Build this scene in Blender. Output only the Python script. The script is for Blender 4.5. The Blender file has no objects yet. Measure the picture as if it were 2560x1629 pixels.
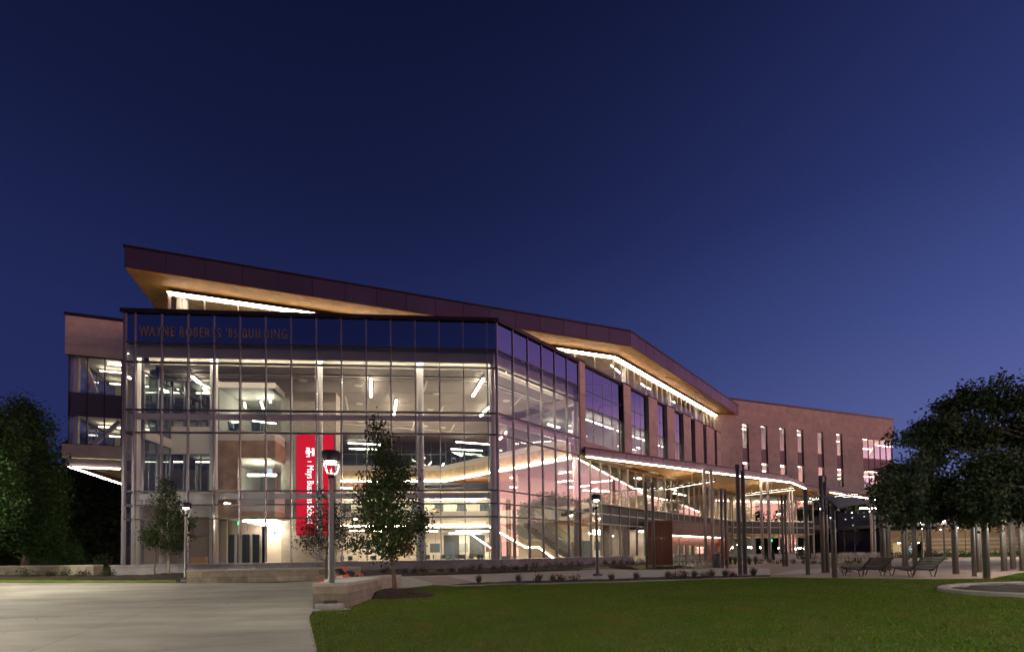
import bpy, bmesh, math, random
import numpy as np
from mathutils import Vector, Matrix
random.seed(7); rng = np.random.default_rng(11)
SC = bpy.context.scene
COL = SC.collection
R_ = math.radians
# ------------------------------------------------------------------ camera
FPX, CY, TH, RHO, EYE = 1181.67, 1352.45, 0.0290, -0.0142, 1.5      # 17 mm shift lens, level-ish, slight roll
ct, st, cr, sr = math.cos(TH), math.sin(TH), math.cos(RHO), math.sin(RHO)
cam = bpy.data.cameras.new('camera'); co = bpy.data.objects.new('camera', cam); COL.objects.link(co)
cam.sensor_fit = 'HORIZONTAL'; cam.sensor_width = 36; cam.lens = FPX / 2560 * 36
cam.shift_y = (CY - 814.5) / 2560; cam.clip_start = 0.1; cam.clip_end = 3000
right = Vector((cr, -st * sr, ct * sr)); up = Vector((-sr, -st * cr, ct * cr)); fwd = Vector((0, ct, st))
mw = Matrix((right, up, -fwd)).transposed().to_4x4(); mw.translation = (0, 0, EYE); co.matrix_world = mw
SC.camera = co
# ------------------------------------------------------------------ sky (dusk: sun just set to the right)
W = bpy.data.worlds.new('World'); SC.world = W; W.use_nodes = True
nt = W.node_tree; nt.nodes.clear()
def N(t, tree=None, **kw):
    n = (tree or nt).nodes.new(t)
    for k, v in kw.items(): setattr(n, k, v)
    return n
def math_(op, a, b=None, tree=None, clamp=False):
    tr = tree or nt
    n = tr.nodes.new('ShaderNodeMath'); n.operation = op; n.use_clamp = clamp
    for i, x in enumerate((a, b)):
        if x is None: continue
        if isinstance(x, (int, float)): n.inputs[i].default_value = x
        else: tr.links.new(x, n.inputs[i])
    return n.outputs[0]
def ramp(tree, fac, stops, interp='LINEAR'):
    n = tree.nodes.new('ShaderNodeValToRGB'); n.color_ramp.interpolation = interp
    e = n.color_ramp.elements
    while len(e) < len(stops): e.new(0.5)
    for i, (p, c) in enumerate(stops):
        e[i].position = p; e[i].color = (c[0], c[1], c[2], 1)
    tree.links.new(fac, n.inputs[0]); return n.outputs[0]
tc = N('ShaderNodeTexCoord'); sep = N('ShaderNodeSeparateXYZ'); nt.links.new(tc.outputs['Generated'], sep.inputs[0])
el = math_('MULTIPLY', math_('ARCSINE', sep.outputs[2]), 2 / math.pi)         # 0..1 = 0..90 degrees
hl = math_('SQRT', math_('ADD', math_('MULTIPLY', sep.outputs[0], sep.outputs[0]), math_('MULTIPLY', sep.outputs[1], sep.outputs[1])))
dot = math_('DIVIDE', math_('ADD', math_('MULTIPLY', sep.outputs[0], 0.995), math_('MULTIPLY', sep.outputs[1], 0.10)), math_('MAXIMUM', hl, 0.001))
glow = math_('POWER', math_('MULTIPLY', math_('ADD', dot, 0.55, clamp=False), 0.645, clamp=True), 2.2)
far = ramp(nt, el, [(0, (.020, .028, .112)), (.10, (.019, .0275, .112)), (.25, (.0145, .022, .095)), (.42, (.0068, .0105, .047)), (.62, (.0034, .0052, .024)), (1, (.003, .005, .02))])
west = ramp(nt, el, [(0, (.185, .21, .46)), (.06, (.16, .19, .445)), (.14, (.118, .15, .40)), (.24, (.066, .093, .30)), (.36, (.030, .045, .180)), (.55, (.0105, .0165, .073)), (1, (.006, .008, .03))])
pink = ramp(nt, el, [(0, (9.0, 3.7, 2.9)), (.05, (7.6, 3.2, 2.7)), (.09, (4.4, 2.0, 1.95)), (.14, (1.0, .50, .78)), (.20, (.28, .17, .45)), (.28, (.17, .115, .38)), (.42, (.055, .058, .21)), (1, (.006, .008, .03))])
dotp = math_('DIVIDE', math_('ADD', math_('MULTIPLY', sep.outputs[0], 0.985), math_('MULTIPLY', sep.outputs[1], -0.174)), math_('MAXIMUM', hl, 0.001))
pk = math_('POWER', math_('MULTIPLY', math_('SUBTRACT', dotp, 0.62), 2.63, clamp=True), 1.0)
mix = N('ShaderNodeMix', data_type='RGBA'); nt.links.new(glow, mix.inputs[0]); nt.links.new(far, mix.inputs[6]); nt.links.new(west, mix.inputs[7])
mix2 = N('ShaderNodeMix', data_type='RGBA'); nt.links.new(pk, mix2.inputs[0]); nt.links.new(mix.outputs[2], mix2.inputs[6]); nt.links.new(pink, mix2.inputs[7]); mix = mix2
bg = N('ShaderNodeBackground'); nt.links.new(mix.outputs[2], bg.inputs[0]); bg.inputs[1].default_value = 1.0
wo = N('ShaderNodeOutputWorld'); nt.links.new(bg.outputs[0], wo.inputs[0])
SC.view_settings.view_transform = 'Standard'; SC.view_settings.look = 'None'
SC.view_settings.exposure = 0.0; SC.view_settings.gamma = 1; SC.view_settings.use_curve_mapping = False
cy_ = SC.cycles
cy_.max_bounces = 9; cy_.diffuse_bounces = 3; cy_.glossy_bounces = 3; cy_.transmission_bounces = 4; cy_.transparent_max_bounces = 24
cy_.sample_clamp_indirect = 3.0; cy_.sample_clamp_direct = 0; cy_.caustics_reflective = False; cy_.caustics_refractive = False
cy_.use_denoising = True; cy_.use_light_tree = True
try: cy_.denoiser = 'OPENIMAGEDENOISE'; cy_.denoising_input_passes = 'RGB_ALBEDO_NORMAL'
except Exception: pass
# light strengths of the lamps of the place
E_LED, E_SPOT, E_STREET, E_INT = 42.0, 46.0, 2200.0, 65.0
# ------------------------------------------------------------------ projection helpers (photo pixel -> point of the place)
def ray(u, v):
    x = (u - 1280) / FPX; y = -(v - CY) / FPX
    X = cr * x - sr * y; Y = sr * x + cr * y
    return X, ct - st * Y, st + ct * Y
class Plane:                                  # vertical plane: s along, n outwards (to the camera), z up
    def __init__(s, x, y, deg): s.x, s.y, s.a = x, y, R_(deg); s.d = (math.cos(s.a), math.sin(s.a)); s.n = (math.sin(s.a), -math.cos(s.a))
    def P(s, q, n, z): return Vector((s.x + s.d[0] * q + s.n[0] * n, s.y + s.d[1] * q + s.n[1] * n, z))
    def hit(s, u, v, n=0.0):
        r = ray(u, v); k = s.n
        t = (k[0] * s.x + k[1] * s.y + n) / (k[0] * r[0] + k[1] * r[1])
        px, py = r[0] * t - s.x, r[1] * t - s.y
        return px * s.d[0] + py * s.d[1], r[2] * t + EYE
    def S(s, u, n=0.0, v=1200): return s.hit(u, v, n)[0]
    def Z(s, u, v, n=0.0): return s.hit(u, v, n)[1]
def hitz(u, v, z):
    r = ray(u, v); t = (z - EYE) / r[2]; return Vector((r[0] * t, r[1] * t, z))
def at(u, v, y):                              # point on the ray at distance y
    r = ray(u, v); t = y / r[1]; return Vector((r[0] * t, y, r[2] * t + EYE))
def sm(a, b, x): t = min(1, max(0, (x - a) / (b - a))); return t * t * (3 - 2 * t)
def zt(x, y):                                 # terrain height
    z = -0.06 + 0.20 * sm(3, 13, y) + 0.24 * sm(12, 25, y)
    z += 0.30 * sm(24.5, 28.3, y) * (1 - sm(3, 9, x - 0.35 * (y - 28)))
    return z
def grd(u, v):
    r = ray(u, v); t = 6.0; last = None
    for i in range(4000):
        t2 = t + 0.1 + t * 0.004
        if r[2] * t2 + EYE < zt(r[0] * t2, r[1] * t2):
            for k in range(20):
                m = (t + t2) / 2
                if r[2] * m + EYE < zt(r[0] * m, r[1] * m): t2 = m
                else: t = m
            return Vector((r[0] * t, r[1] * t, zt(r[0] * t, r[1] * t)))
        t = t2
    return Vector((r[0] * t, r[1] * t, zt(r[0] * t, r[1] * t)))
# ------------------------------------------------------------------ materials
MATS = {}
def mat(name, col=(.5, .5, .5), rough=.6, metal=0.0, spec=.5, noise=0.0, nscale=3.0, bump=0.0, bscale=40.0, emit=None, estr=0.0, col2=None, stretch=None):
    m = bpy.data.materials.new(name); m.use_nodes = True; t = m.node_tree
    b = t.nodes['Principled BSDF']
    b.inputs['Base Color'].default_value = (*col, 1); b.inputs['Roughness'].default_value = rough
    b.inputs['Metallic'].default_value = metal; b.inputs['Specular IOR Level'].default_value = spec
    if noise > 0 or bump > 0:
        g = t.nodes.new('ShaderNodeTexCoord').outputs['Object']
        geo = t.nodes.new('ShaderNodeNewGeometry').outputs['Position']
        src = geo
        if stretch:
            mp = t.nodes.new('ShaderNodeMapping'); mp.inputs['Scale'].default_value = stretch; t.links.new(src, mp.inputs[0]); src = mp.outputs[0]
        if noise > 0:
            n1 = t.nodes.new('ShaderNodeTexNoise'); n1.inputs['Scale'].default_value = nscale; n1.inputs['Detail'].default_value = 6; n1.inputs['Roughness'].default_value = .65
            t.links.new(src, n1.inputs['Vector'])
            c2 = col2 or tuple(max(0, c * (1 - noise)) for c in col); c1 = col if col2 else tuple(min(1, c * (1 + noise * .6)) for c in col)
            o = ramp(t, n1.outputs['Fac'], [(.32, c2), (.68, c1)]); t.links.new(o, b.inputs['Base Color'])
        if bump > 0:
            n2 = t.nodes.new('ShaderNodeTexNoise'); n2.inputs['Scale'].default_value = bscale; n2.inputs['Detail'].default_value = 5
            t.links.new(src, n2.inputs['Vector'])
            bp = t.nodes.new('ShaderNodeBump'); bp.inputs['Strength'].default_value = bump; bp.inputs['Distance'].default_value = .02
            t.links.new(n2.outputs['Fac'], bp.inputs['Height']); t.links.new(bp.outputs[0], b.inputs['Normal'])
    if emit:
        b.inputs['Emission Color'].default_value = (*emit, 1); b.inputs['Emission Strength'].default_value = estr
    MATS[name] = m; return m
def per_object(m, amt=.25):                   # each piece a slightly different tone
    t = m.node_tree; b = t.nodes['Principled BSDF']; i = b.inputs['Base Color']
    oi = t.nodes.new('ShaderNodeObjectInfo')
    hs = t.nodes.new('ShaderNodeHueSaturation')
    t.links.new(math_('ADD', math_('MULTIPLY', oi.outputs['Random'], 2 * amt, t), 1 - amt, t), hs.inputs['Value'])
    if i.links: t.links.new(i.links[0].from_socket, hs.inputs['Color'])
    else: hs.inputs['Color'].default_value = i.default_value
    t.links.new(hs.outputs[0], i); return m
def glassm(name, tint=(.86, .9, .88), ior=1.55, gloss=(1, 1, 1), minr=0.0):
    m = bpy.data.materials.new(name); m.use_nodes = True; t = m.node_tree; t.nodes.clear()
    geo = t.nodes.new('ShaderNodeNewGeometry'); fr = t.nodes.new('ShaderNodeFresnel')
    t.links.new(math_('ADD', math_('MULTIPLY', geo.outputs['Backfacing'], 1 / ior - ior, t), ior, t), fr.inputs[0])
    tr = t.nodes.new('ShaderNodeBsdfTransparent'); tr.inputs[0].default_value = (*tint, 1)
    gl = t.nodes.new('ShaderNodeBsdfGlossy'); gl.inputs['Roughness'].default_value = 0.0; gl.inputs[0].default_value = (*gloss, 1)
    mx = t.nodes.new('ShaderNodeMixShader'); t.links.new(math_('ADD', fr.outputs[0], minr, t, True), mx.inputs[0])
    t.links.new(tr.outputs[0], mx.inputs[1]); t.links.new(gl.outputs[0], mx.inputs[2])
    o = t.nodes.new('ShaderNodeOutputMaterial'); t.links.new(mx.outputs[0], o.inputs[0]); MATS[name] = m; return m
def emitm(name, col, s):
    m = bpy.data.materials.new(name); m.use_nodes = True; t = m.node_tree; t.nodes.clear()
    e = t.nodes.new('ShaderNodeEmission'); e.inputs[0].default_value = (*col, 1); e.inputs[1].default_value = s
    o = t.nodes.new('ShaderNodeOutputMaterial'); t.links.new(e.outputs[0], o.inputs[0]); MATS[name] = m; return m
def leafm(name, col, col2):
    m = mat(name, col, .6, spec=.15, noise=.5, nscale=.9, col2=col2)
    per_object(m, .08); return m
glass = glassm('clear_glass', (.97, .972, .965), ior=1.56, minr=.01)
glass_rail = glassm('rail_glass', (.88, .95, .93), 1.45)
glass_room = glassm('room_glass', (.86, .92, .92), 1.5)
spandrel = mat('spandrel_glass', (.42, .40, .46), .02, metal=1.0)
dark_spandrel = mat('green_spandrel_glass', (.022, .034, .030), .3, spec=.12)
mullion_m = mat('mullion_aluminium', (.26, .25, .27), .38, metal=.5)
transom_m = mat('transom_aluminium', (.09, .085, .09), .4, metal=.5)
cap_m = mat('parapet_metal', (.035, .025, .028), .45, metal=.5)
fascia_m = per_object(mat('fascia_metal', (.11, .085, .115), .36, metal=.55, noise=.1, nscale=.5), .10)
canopy_m = per_object(mat('canopy_metal', (.115, .095, .12), .45, metal=.4), .06)
soffit_m = mat('soffit_wood', (.44, .22, .065), .55, noise=.35, nscale=1.3, stretch=(1, 1, 6))
inwood_m = mat('inner_wood_slat', (.54, .40, .245), .55, noise=.3, nscale=2)
ceil_m = mat('ceiling_slats', (.235, .20, .185), .6, noise=.12, nscale=1.5)
stone_m = per_object(mat('limestone', (.53, .465, .37), .75, noise=.16, nscale=1.2, bump=.15, bscale=30), .09)
base_m = mat('base_stone', (.27, .25, .25), .8, noise=.25, nscale=1.5, bump=.2)
inner_stone = per_object(mat('interior_travertine', (.47, .42, .35), .7, noise=.15, nscale=2.0, stretch=(1, 1, 5)), .05)
white_m = mat('white_plaster', (.66, .63, .57), .7)
warm_white = mat('pale_wall', (.68, .61, .50), .7)
grey_m = mat('grey_bulkhead', (.30, .32, .31), .6)
taupe_m = mat('taupe_wall', (.20, .17, .145), .7)
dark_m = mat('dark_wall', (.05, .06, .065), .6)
colm = mat('white_column_paint', (.66, .65, .62), .4)
floor_m = mat('terrazzo', (.42, .39, .33), .3)
red_m = per_object(mat('rust_red_panel', (.125, .034, .021), .5), .06)
bronze = mat('bronze_panel', (.055, .035, .038), .45, metal=.4)
purple_metal = mat('grey_purple_panel', (.10, .085, .10), .5, metal=.3)
letter_m = mat('sign_letter_metal', (.185, .155, .175), .6, metal=.1)
darkletter = mat('dark_letter', (.04, .035, .035), .6)
led = emitm('led_strip', (1, .83, .60), E_LED)
led_dim = emitm('led_office', (1, .85, .62), E_INT * .17)
spot_dim = emitm('linear_light_dim', (1, .88, .68), E_SPOT * .40)
led_soft = emitm('pendant_lens', (1, .88, .72), 11)
led_up = emitm('added_pendant_uplight', (1, .80, .50), E_INT * 1.2)  # added upward glow of the pendants, lights the wood soffit
led_wing = emitm('led_wing', (1, .88, .76), 30)
led_vest = emitm('led_vestibule', (1, .85, .62), 24)
led_portal = emitm('portal_led', (1, .80, .62), 32)
led_in = emitm('led_inside', (1, .85, .64), E_INT)
spot = emitm('linear_light', (1, .87, .66), E_SPOT)
housing_m = mat('light_housing', (.5, .5, .48), .5)
lamp_e = emitm('street_lamp_lens', (1, .93, .74), 480)
lamp_dim = emitm('street_lamp_lens_dim', (1, .93, .78), 45)
lamp_tall = emitm('plaza_lamp_lens', (1, .93, .74), E_STREET)
bulb_e = emitm('bulb_glow', (.85, .92, 1), 6)
exit_e = emitm('exit_sign_glow', (.05, 1, .35), 2.5)
banner_e = emitm('banner_red', (.75, .012, .03), .95)
bannerw = emitm('banner_white', (1, .93, .95), 2.4)
screen_e = emitm('window_glow', (.75, .9, .95), 1.2)
pole_m = mat('lamp_pole_metal', (.11, .105, .10), .4, metal=.6)
hood_m = mat('lamp_hood', (.03, .03, .032), .4, metal=.5)
post_m = mat('post_paint', (.13, .112, .10), .5, metal=.2, noise=.1, nscale=1)
ccol_m = mat('canopy_column_paint', (.44, .38, .34), .5)
conc_m = mat('plaza_concrete', (.30, .275, .235), .8, noise=.34, nscale=.5, bump=.3, bscale=60, stretch=(.55, 1.6, 1))  # stretched blotches: stains, with soft light patterns painted in
per_object(conc_m, .05)
walk_m = mat('walk_concrete', (.40, .37, .33), .85, noise=.14, nscale=.7, bump=.2, bscale=60)
joint_m = mat('joint_filler', (.10, .095, .085), .9)
kerb_m = mat('kerb_concrete', (.30, .28, .255), .85, noise=.2, nscale=2, bump=.3)
block_m = per_object(mat('planter_block', (.33, .275, .195), .85, noise=.32, nscale=2.2, bump=.35, bscale=35), .28)
capst_m = per_object(mat('planter_cap', (.40, .375, .33), .8, noise=.15, nscale=3, bump=.2), .08)
mulch_m = mat('mulch', (.034, .018, .011), .95, noise=.6, nscale=14, bump=1.0, bscale=45)
grass_m = mat('lawn_soil', (.045, .075, .012), .95, noise=.5, nscale=1.5, bump=.6, bscale=50, col2=(.06, .07, .018))
blade_m = mat('grass_blade', (.082, .165, .012), .6, spec=.1, noise=.6, nscale=.75, col2=(.150, .158, .032))
far_ground = mat('far_ground', (.03, .035, .02), .95, noise=.4, nscale=.1)
bark_m = mat('bark', (.13, .095, .065), .9, noise=.4, nscale=9, bump=.8, bscale=25, stretch=(1, 1, .25))
palebark = mat('pale_bark', (.34, .29, .23), .9, noise=.35, nscale=9, bump=.5, bscale=25)
twig_m = mat('bare_twig', (.11, .08, .06), .8)
leaf_a = leafm('leaf_green', (.034, .056, .012), (.018, .032, .009))
leaf_b = leafm('leaf_dark', (.050, .068, .030), (.026, .038, .018))
leaf_c = leafm('leaf_hedge', (.038, .085, .018), (.020, .048, .011))
leaf_s = leafm('leaf_shrub', (.065, .085, .035), (.035, .05, .02))
tuft_m = mat('tuft_grass', (.13, .11, .07), .8, noise=.4, nscale=6)
flower_m = mat('red_petal', (.5, .05, .04), .6)
strap_m = mat('strap_leaf', (.07, .15, .025), .5)
orange_m = mat('safety_orange', (.72, .10, .025), .5)
wht_m = mat('white_plastic', (.7, .7, .68), .5)
blk_m = mat('black_rubber', (.02, .02, .02), .7)
lw_m = per_object(mat('lounger_slat', (.045, .032, .025), .55), .1)
steel_m = mat('furniture_steel', (.34, .33, .32), .4, metal=.7)
wsteel = mat('pale_furniture', (.62, .59, .52), .5)
seat_m = mat('chair_fabric', (.07, .10, .12), .8)
orng_seat = mat('tan_bench', (.38, .22, .10), .7)
bin_m = mat('bin_metal', (.17, .17, .175), .45, metal=.5)
sail_m = mat('shade_sail_fabric', (.055, .06, .085), .85)
brick_m = mat('far_brick', (.32, .20, .115), .85, noise=.2, nscale=1.5)
band_m = mat('far_brick_band', (.46, .35, .24), .85, noise=.15, nscale=1.5)
ORD = ['first', 'second', 'third', 'fourth', 'fifth', 'sixth', 'seventh', 'eighth', 'ninth', 'tenth', 'eleventh', 'twelfth', 'thirteenth', 'fourteenth', 'fifteenth', 'sixteenth', 'seventeenth', 'eighteenth', 'nineteenth', 'twentieth']
ORD += ['twenty-' + o for o in ORD[:9]] + ['thirtieth', 'thirty-first', 'thirty-second']
# ------------------------------------------------------------------ object helpers
WM = {}                                       # world matrices before any depsgraph update
def link(o, parent=None, m=None):
    COL.objects.link(o); m = m if m is not None else Matrix.Identity(4); WM[o.name] = m
    if parent is not None:
        o.parent = parent; o.matrix_parent_inverse = WM[parent.name].inverted()
    o.matrix_basis = m; return o
def tag(o, label=None, cat=None, group=None, kind=None):
    if label: o['label'] = label
    if cat: o['category'] = cat
    if group: o['group'] = group
    if kind: o['kind'] = kind
    return o
def empty(name, loc=(0, 0, 0), rz=0, parent=None):
    o = bpy.data.objects.new(name, None); o.empty_display_size = .2
    return link(o, parent, Matrix.Translation(Vector(loc)) @ Matrix.Rotation(rz, 4, 'Z'))
def copy_thing(root, m, label=None, group=None):
    """copy of a thing and of its parts, placed by world matrix m"""
    def rec(o, par):
        c = o.copy(); COL.objects.link(c)
        if par is not None: c.parent = par
        for ch in kids.get(o.name, []): rec(ch, c)
        return c
    kids = {}
    def coll(o):
        for ch in KIDS.get(o.name, []): kids.setdefault(o.name, []).append(ch); coll(ch)
    coll(root)
    c = rec(root, None); c.matrix_basis = m; WM[c.name] = m
    if label: c['label'] = label
    if group: c['group'] = group
    return c
KIDS = {}
_link = link
def link(o, parent=None, m=None):
    if parent is not None: KIDS.setdefault(parent.name, []).append(o)
    return _link(o, parent, m)
CUBE = {}
def cube_mesh(mt):
    if mt.name not in CUBE:
        me = bpy.data.meshes.new('unit_box'); h = .5
        v = [(-h, -h, -h), (h, -h, -h), (h, h, -h), (-h, h, -h), (-h, -h, h), (h, -h, h), (h, h, h), (-h, h, h)]
        f = [(0, 3, 2, 1), (4, 5, 6, 7), (0, 1, 5, 4), (1, 2, 6, 5), (2, 3, 7, 6), (3, 0, 4, 7)]
        me.from_pydata(v, [], f); me.materials.append(mt); CUBE[mt.name] = me
    return CUBE[mt.name]
def pbox(name, mt, parent, pl, s0, s1, n0, n1, z0, z1):
    """box in the frame of a vertical plane, shared unit mesh"""
    o = bpy.data.objects.new(name, cube_mesh(mt))
    c = pl.P((s0 + s1) / 2, (n0 + n1) / 2, (z0 + z1) / 2)
    m = Matrix.Translation(c) @ Matrix.Rotation(pl.a, 4, 'Z') @ Matrix.Diagonal((abs(s1 - s0), abs(n1 - n0), abs(z1 - z0), 1))
    return link(o, parent, m)
def bar(name, mt, parent, p, q, w, h):
    """box beam from p to q, w wide, h high"""
    p, q = Vector(p), Vector(q); d = q - p; L = d.length
    x = d.normalized(); z = Vector((0, 0, 1)); y = z.cross(x)
    if y.length < 1e-4: y = Vector((0, 1, 0))
    y.normalize(); z = x.cross(y)
    m = Matrix((x, y, z)).transposed().to_4x4(); m.translation = (p + q) / 2
    o = bpy.data.objects.new(name, cube_mesh(mt))
    return link(o, parent, m @ Matrix.Diagonal((L, w, h, 1)))
def lightbar(name, m_, parent, p, q, w, h):
    o = bar(name, m_, parent, p, q, w, h); u_ = Vector((0, 0, h * .5 + .016)); bar('light_housing', housing_m, parent, Vector(p) + u_, Vector(q) + u_, w + .03, .03); return o
class MB:
    def __init__(s): s.v, s.f = [], []
    def add(s, v, f):
        k = len(s.v); s.v += [tuple(x) for x in v]; s.f += [tuple(i + k for i in q) for q in f]; return s
    def box(s, c, d, rz=0.0, tilt=None):
        hx, hy, hz = d[0] / 2, d[1] / 2, d[2] / 2
        m = Matrix.Translation(Vector(c)) @ Matrix.Rotation(rz, 4, 'Z')
        if tilt is not None: m = m @ tilt
        v = [m @ Vector(p) for p in ((-hx, -hy, -hz), (hx, -hy, -hz), (hx, hy, -hz), (-hx, hy, -hz), (-hx, -hy, hz), (hx, -hy, hz), (hx, hy, hz), (-hx, hy, hz))]
        return s.add(v, [(0, 3, 2, 1), (4, 5, 6, 7), (0, 1, 5, 4), (1, 2, 6, 5), (2, 3, 7, 6), (3, 0, 4, 7)])
    def tube(s, pts, rad, n=8, cap=True):
        pts = [Vector(p) for p in pts]
        if isinstance(rad, (int, float)): rad = [rad] * len(pts)
        rings = []; ref = Vector((0, 0, 1))
        for i, p in enumerate(pts):
            d = (pts[min(i + 1, len(pts) - 1)] - pts[max(i - 1, 0)]).normalized()
            a = d.cross(Vector((0, 0, 1)) if abs(d.z) < .9 else Vector((0, 1, 0))).normalized(); b = d.cross(a)
            rings.append([p + (a * math.cos(2 * math.pi * k / n) + b * math.sin(2 * math.pi * k / n)) * rad[i] for k in range(n)])
        v = [q for r in rings for q in r]; f = []
        for i in range(len(pts) - 1):
            for k in range(n): f.append((i * n + k, i * n + (k + 1) % n, (i + 1) * n + (k + 1) % n, (i + 1) * n + k))
        if cap: f.append(tuple(range(n))[::-1]); f.append(tuple((len(pts) - 1) * n + k for k in range(n)))
        return s.add(v, f)
    def lathe(s, c, prof, n=20):
        v, f = [], []
        for (r, z) in prof:
            for k in range(n): v.append((c[0] + r * math.cos(2 * math.pi * k / n), c[1] + r * math.sin(2 * math.pi * k / n), c[2] + z))
        for i in range(len(prof) - 1):
            for k in range(n): f.append((i * n + k, i * n + (k + 1) % n, (i + 1) * n + (k + 1) % n, (i + 1) * n + k))
        f.append(tuple(range(n))[::-1]); f.append(tuple((len(prof) - 1) * n + k for k in range(n)))
        return s.add(v, f)
    def prism(s, poly, z0, z1):
        n = len(poly); v = [(p[0], p[1], z0) for p in poly] + [(p[0], p[1], z1) for p in poly]
        f = [tuple(range(n))[::-1], tuple(range(n, 2 * n))] + [(i, (i + 1) % n, n + (i + 1) % n, n + i) for i in range(n)]
        return s.add(v, f)
    def build(s, name, mt, parent=None, smooth=False, local=None):
        me = bpy.data.meshes.new(name)
        v = s.v
        if local is not None:
            inv = local.inverted(); v = [inv @ Vector(p) for p in v]
        me.from_pydata([tuple(p) for p in v], [], s.f); me.materials.append(mt)
        bm = bmesh.new(); bm.from_mesh(me); bmesh.ops.recalc_face_normals(bm, faces=bm.faces); bm.to_mesh(me); bm.free()
        if smooth:
            me.polygons.foreach_set('use_smooth', [True] * len(me.polygons))
        o = bpy.data.objects.new(name, me)
        return link(o, parent, local if local is not None else Matrix.Identity(4))
def np_mesh(name, V, F, mt, parent=None, m=None):
    """V (n,3) F (k,3 or 4) arrays -> object"""
    me = bpy.data.meshes.new(name); k = F.shape[1]
    me.vertices.add(len(V)); me.vertices.foreach_set('co', V.astype(np.float32).ravel())
    me.loops.add(F.size); me.loops.foreach_set('vertex_index', F.astype(np.int32).ravel())
    me.polygons.add(len(F)); me.polygons.foreach_set('loop_start', np.arange(0, F.size, k, dtype=np.int32))
    try: me.polygons.foreach_set('loop_total', np.full(len(F), k, dtype=np.int32))
    except Exception: pass
    me.update(calc_edges=True); me.validate(); me.materials.append(mt)
    return link(bpy.data.objects.new(name, me), parent, m)
def text_obj(name, body, mt, parent, m, size, ext=.02, sx=1.0, align='LEFT', spacing=1.0):
    cu = bpy.data.curves.new(name, 'FONT'); cu.body = body; cu.size = size; cu.extrude = ext; cu.align_x = align; cu.space_character = spacing
    cu.resolution_u = 3
    t = bpy.data.objects.new('tmp', cu); COL.objects.link(t)
    me = bpy.data.meshes.new_from_object(t.evaluated_get(bpy.context.evaluated_depsgraph_get()))
    bpy.data.objects.remove(t); me.name = name; me.materials.clear(); me.materials.append(mt)
    return link(bpy.data.objects.new(name, me), parent, m @ Matrix.Diagonal((sx, 1, 1, 1)))
def face_matrix(pl, s, n, z, roll=0.0):       # text lying on a facade, readable from outside
    x = Vector((pl.d[0], pl.d[1], 0)); y = Vector((0, 0, 1)); zz = Vector((pl.n[0], pl.n[1], 0))
    m = Matrix((x, y, zz)).transposed().to_4x4(); m.translation = pl.P(s, n, z)
    return m @ Matrix.Rotation(roll, 4, 'Z')
def clip_cell(poly, x0, x1, y0, y1):
    def cl(P, f, inter):
        out = []
        for i in range(len(P)):
            a, b = P[i - 1], P[i]
            ia, ib = f(a), f(b)
            if ib:
                if not ia: out.append(inter(a, b))
                out.append(b)
            elif ia: out.append(inter(a, b))
        return out
    ix = lambda k, c: (lambda a, b: tuple(a[j] + (b[j] - a[j]) * ((c - a[k]) / (b[k] - a[k])) for j in (0, 1)))
    P = poly
    for k, c, s in ((0, x0, 1), (0, x1, -1), (1, y0, 1), (1, y1, -1)):
        P = cl(P, (lambda p, k=k, c=c, s=s: (p[k] - c) * s >= 0), ix(k, c))
        if len(P) < 3: return []
    return P
def sheet_mb(poly, off, cell=.8, mb=None, h=None):
    mb = mb or MB(); h = h or zt
    xs = [p[0] for p in poly]; ys = [p[1] for p in poly]
    i0, i1 = math.floor(min(xs) / cell), math.ceil(max(xs) / cell); j0, j1 = math.floor(min(ys) / cell), math.ceil(max(ys) / cell)
    for i in range(i0, i1):
        for j in range(j0, j1):
            P = clip_cell(poly, i * cell, (i + 1) * cell, j * cell, (j + 1) * cell)
            if len(P) >= 3: mb.add([(p[0], p[1], h(p[0], p[1]) + off) for p in P], [tuple(range(len(P)))])
    return mb
def weld(o):
    bm = bmesh.new(); bm.from_mesh(o.data); bmesh.ops.remove_doubles(bm, verts=bm.verts, dist=.0005)
    bmesh.ops.recalc_face_normals(bm, faces=bm.faces)
    for f in bm.faces:
        if f.normal.z < 0: f.normal_flip()
    bm.to_mesh(o.data); bm.free(); return o
def gpoly(px): return [tuple(grd(u, v)[:2]) for (u, v) in px]
# ================================================================== GROUND
def struct(o): o['kind'] = 'structure'; return o
mb = MB()
g = [-700, -300, -120, -60, -40] + [x * 1.0 for x in range(-30, 61)] + [75, 100, 150, 300, 700]
gy = [-400, -150, -60, -20] + [y * 1.0 for y in range(-8, 61)] + [75, 100, 150, 300, 800]
vv = [(x, y, zt(x, y) - .03) for y in gy for x in g]; n = len(g)
mb.add(vv, [(j * n + i, j * n + i + 1, (j + 1) * n + i + 1, (j + 1) * n + i) for j in range(len(gy) - 1) for i in range(n - 1)])
struct(mb.build('ground', far_ground))
edge = gpoly([(793, 1629), (783, 1585), (773, 1541)])
plaza_poly = [(-46, -4), (-2.6, -4)] + edge + gpoly([(786, 1520), (862, 1490), (1003, 1470)]) + gpoly([(1004, 1440), (897, 1444), (835, 1449), (700, 1456), (467, 1457), (300, 1456), (0, 1455), (-700, 1454)]) + [(-46, 24)]
plaza = struct(empty('plaza', (-10, 15, 0)))
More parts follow.
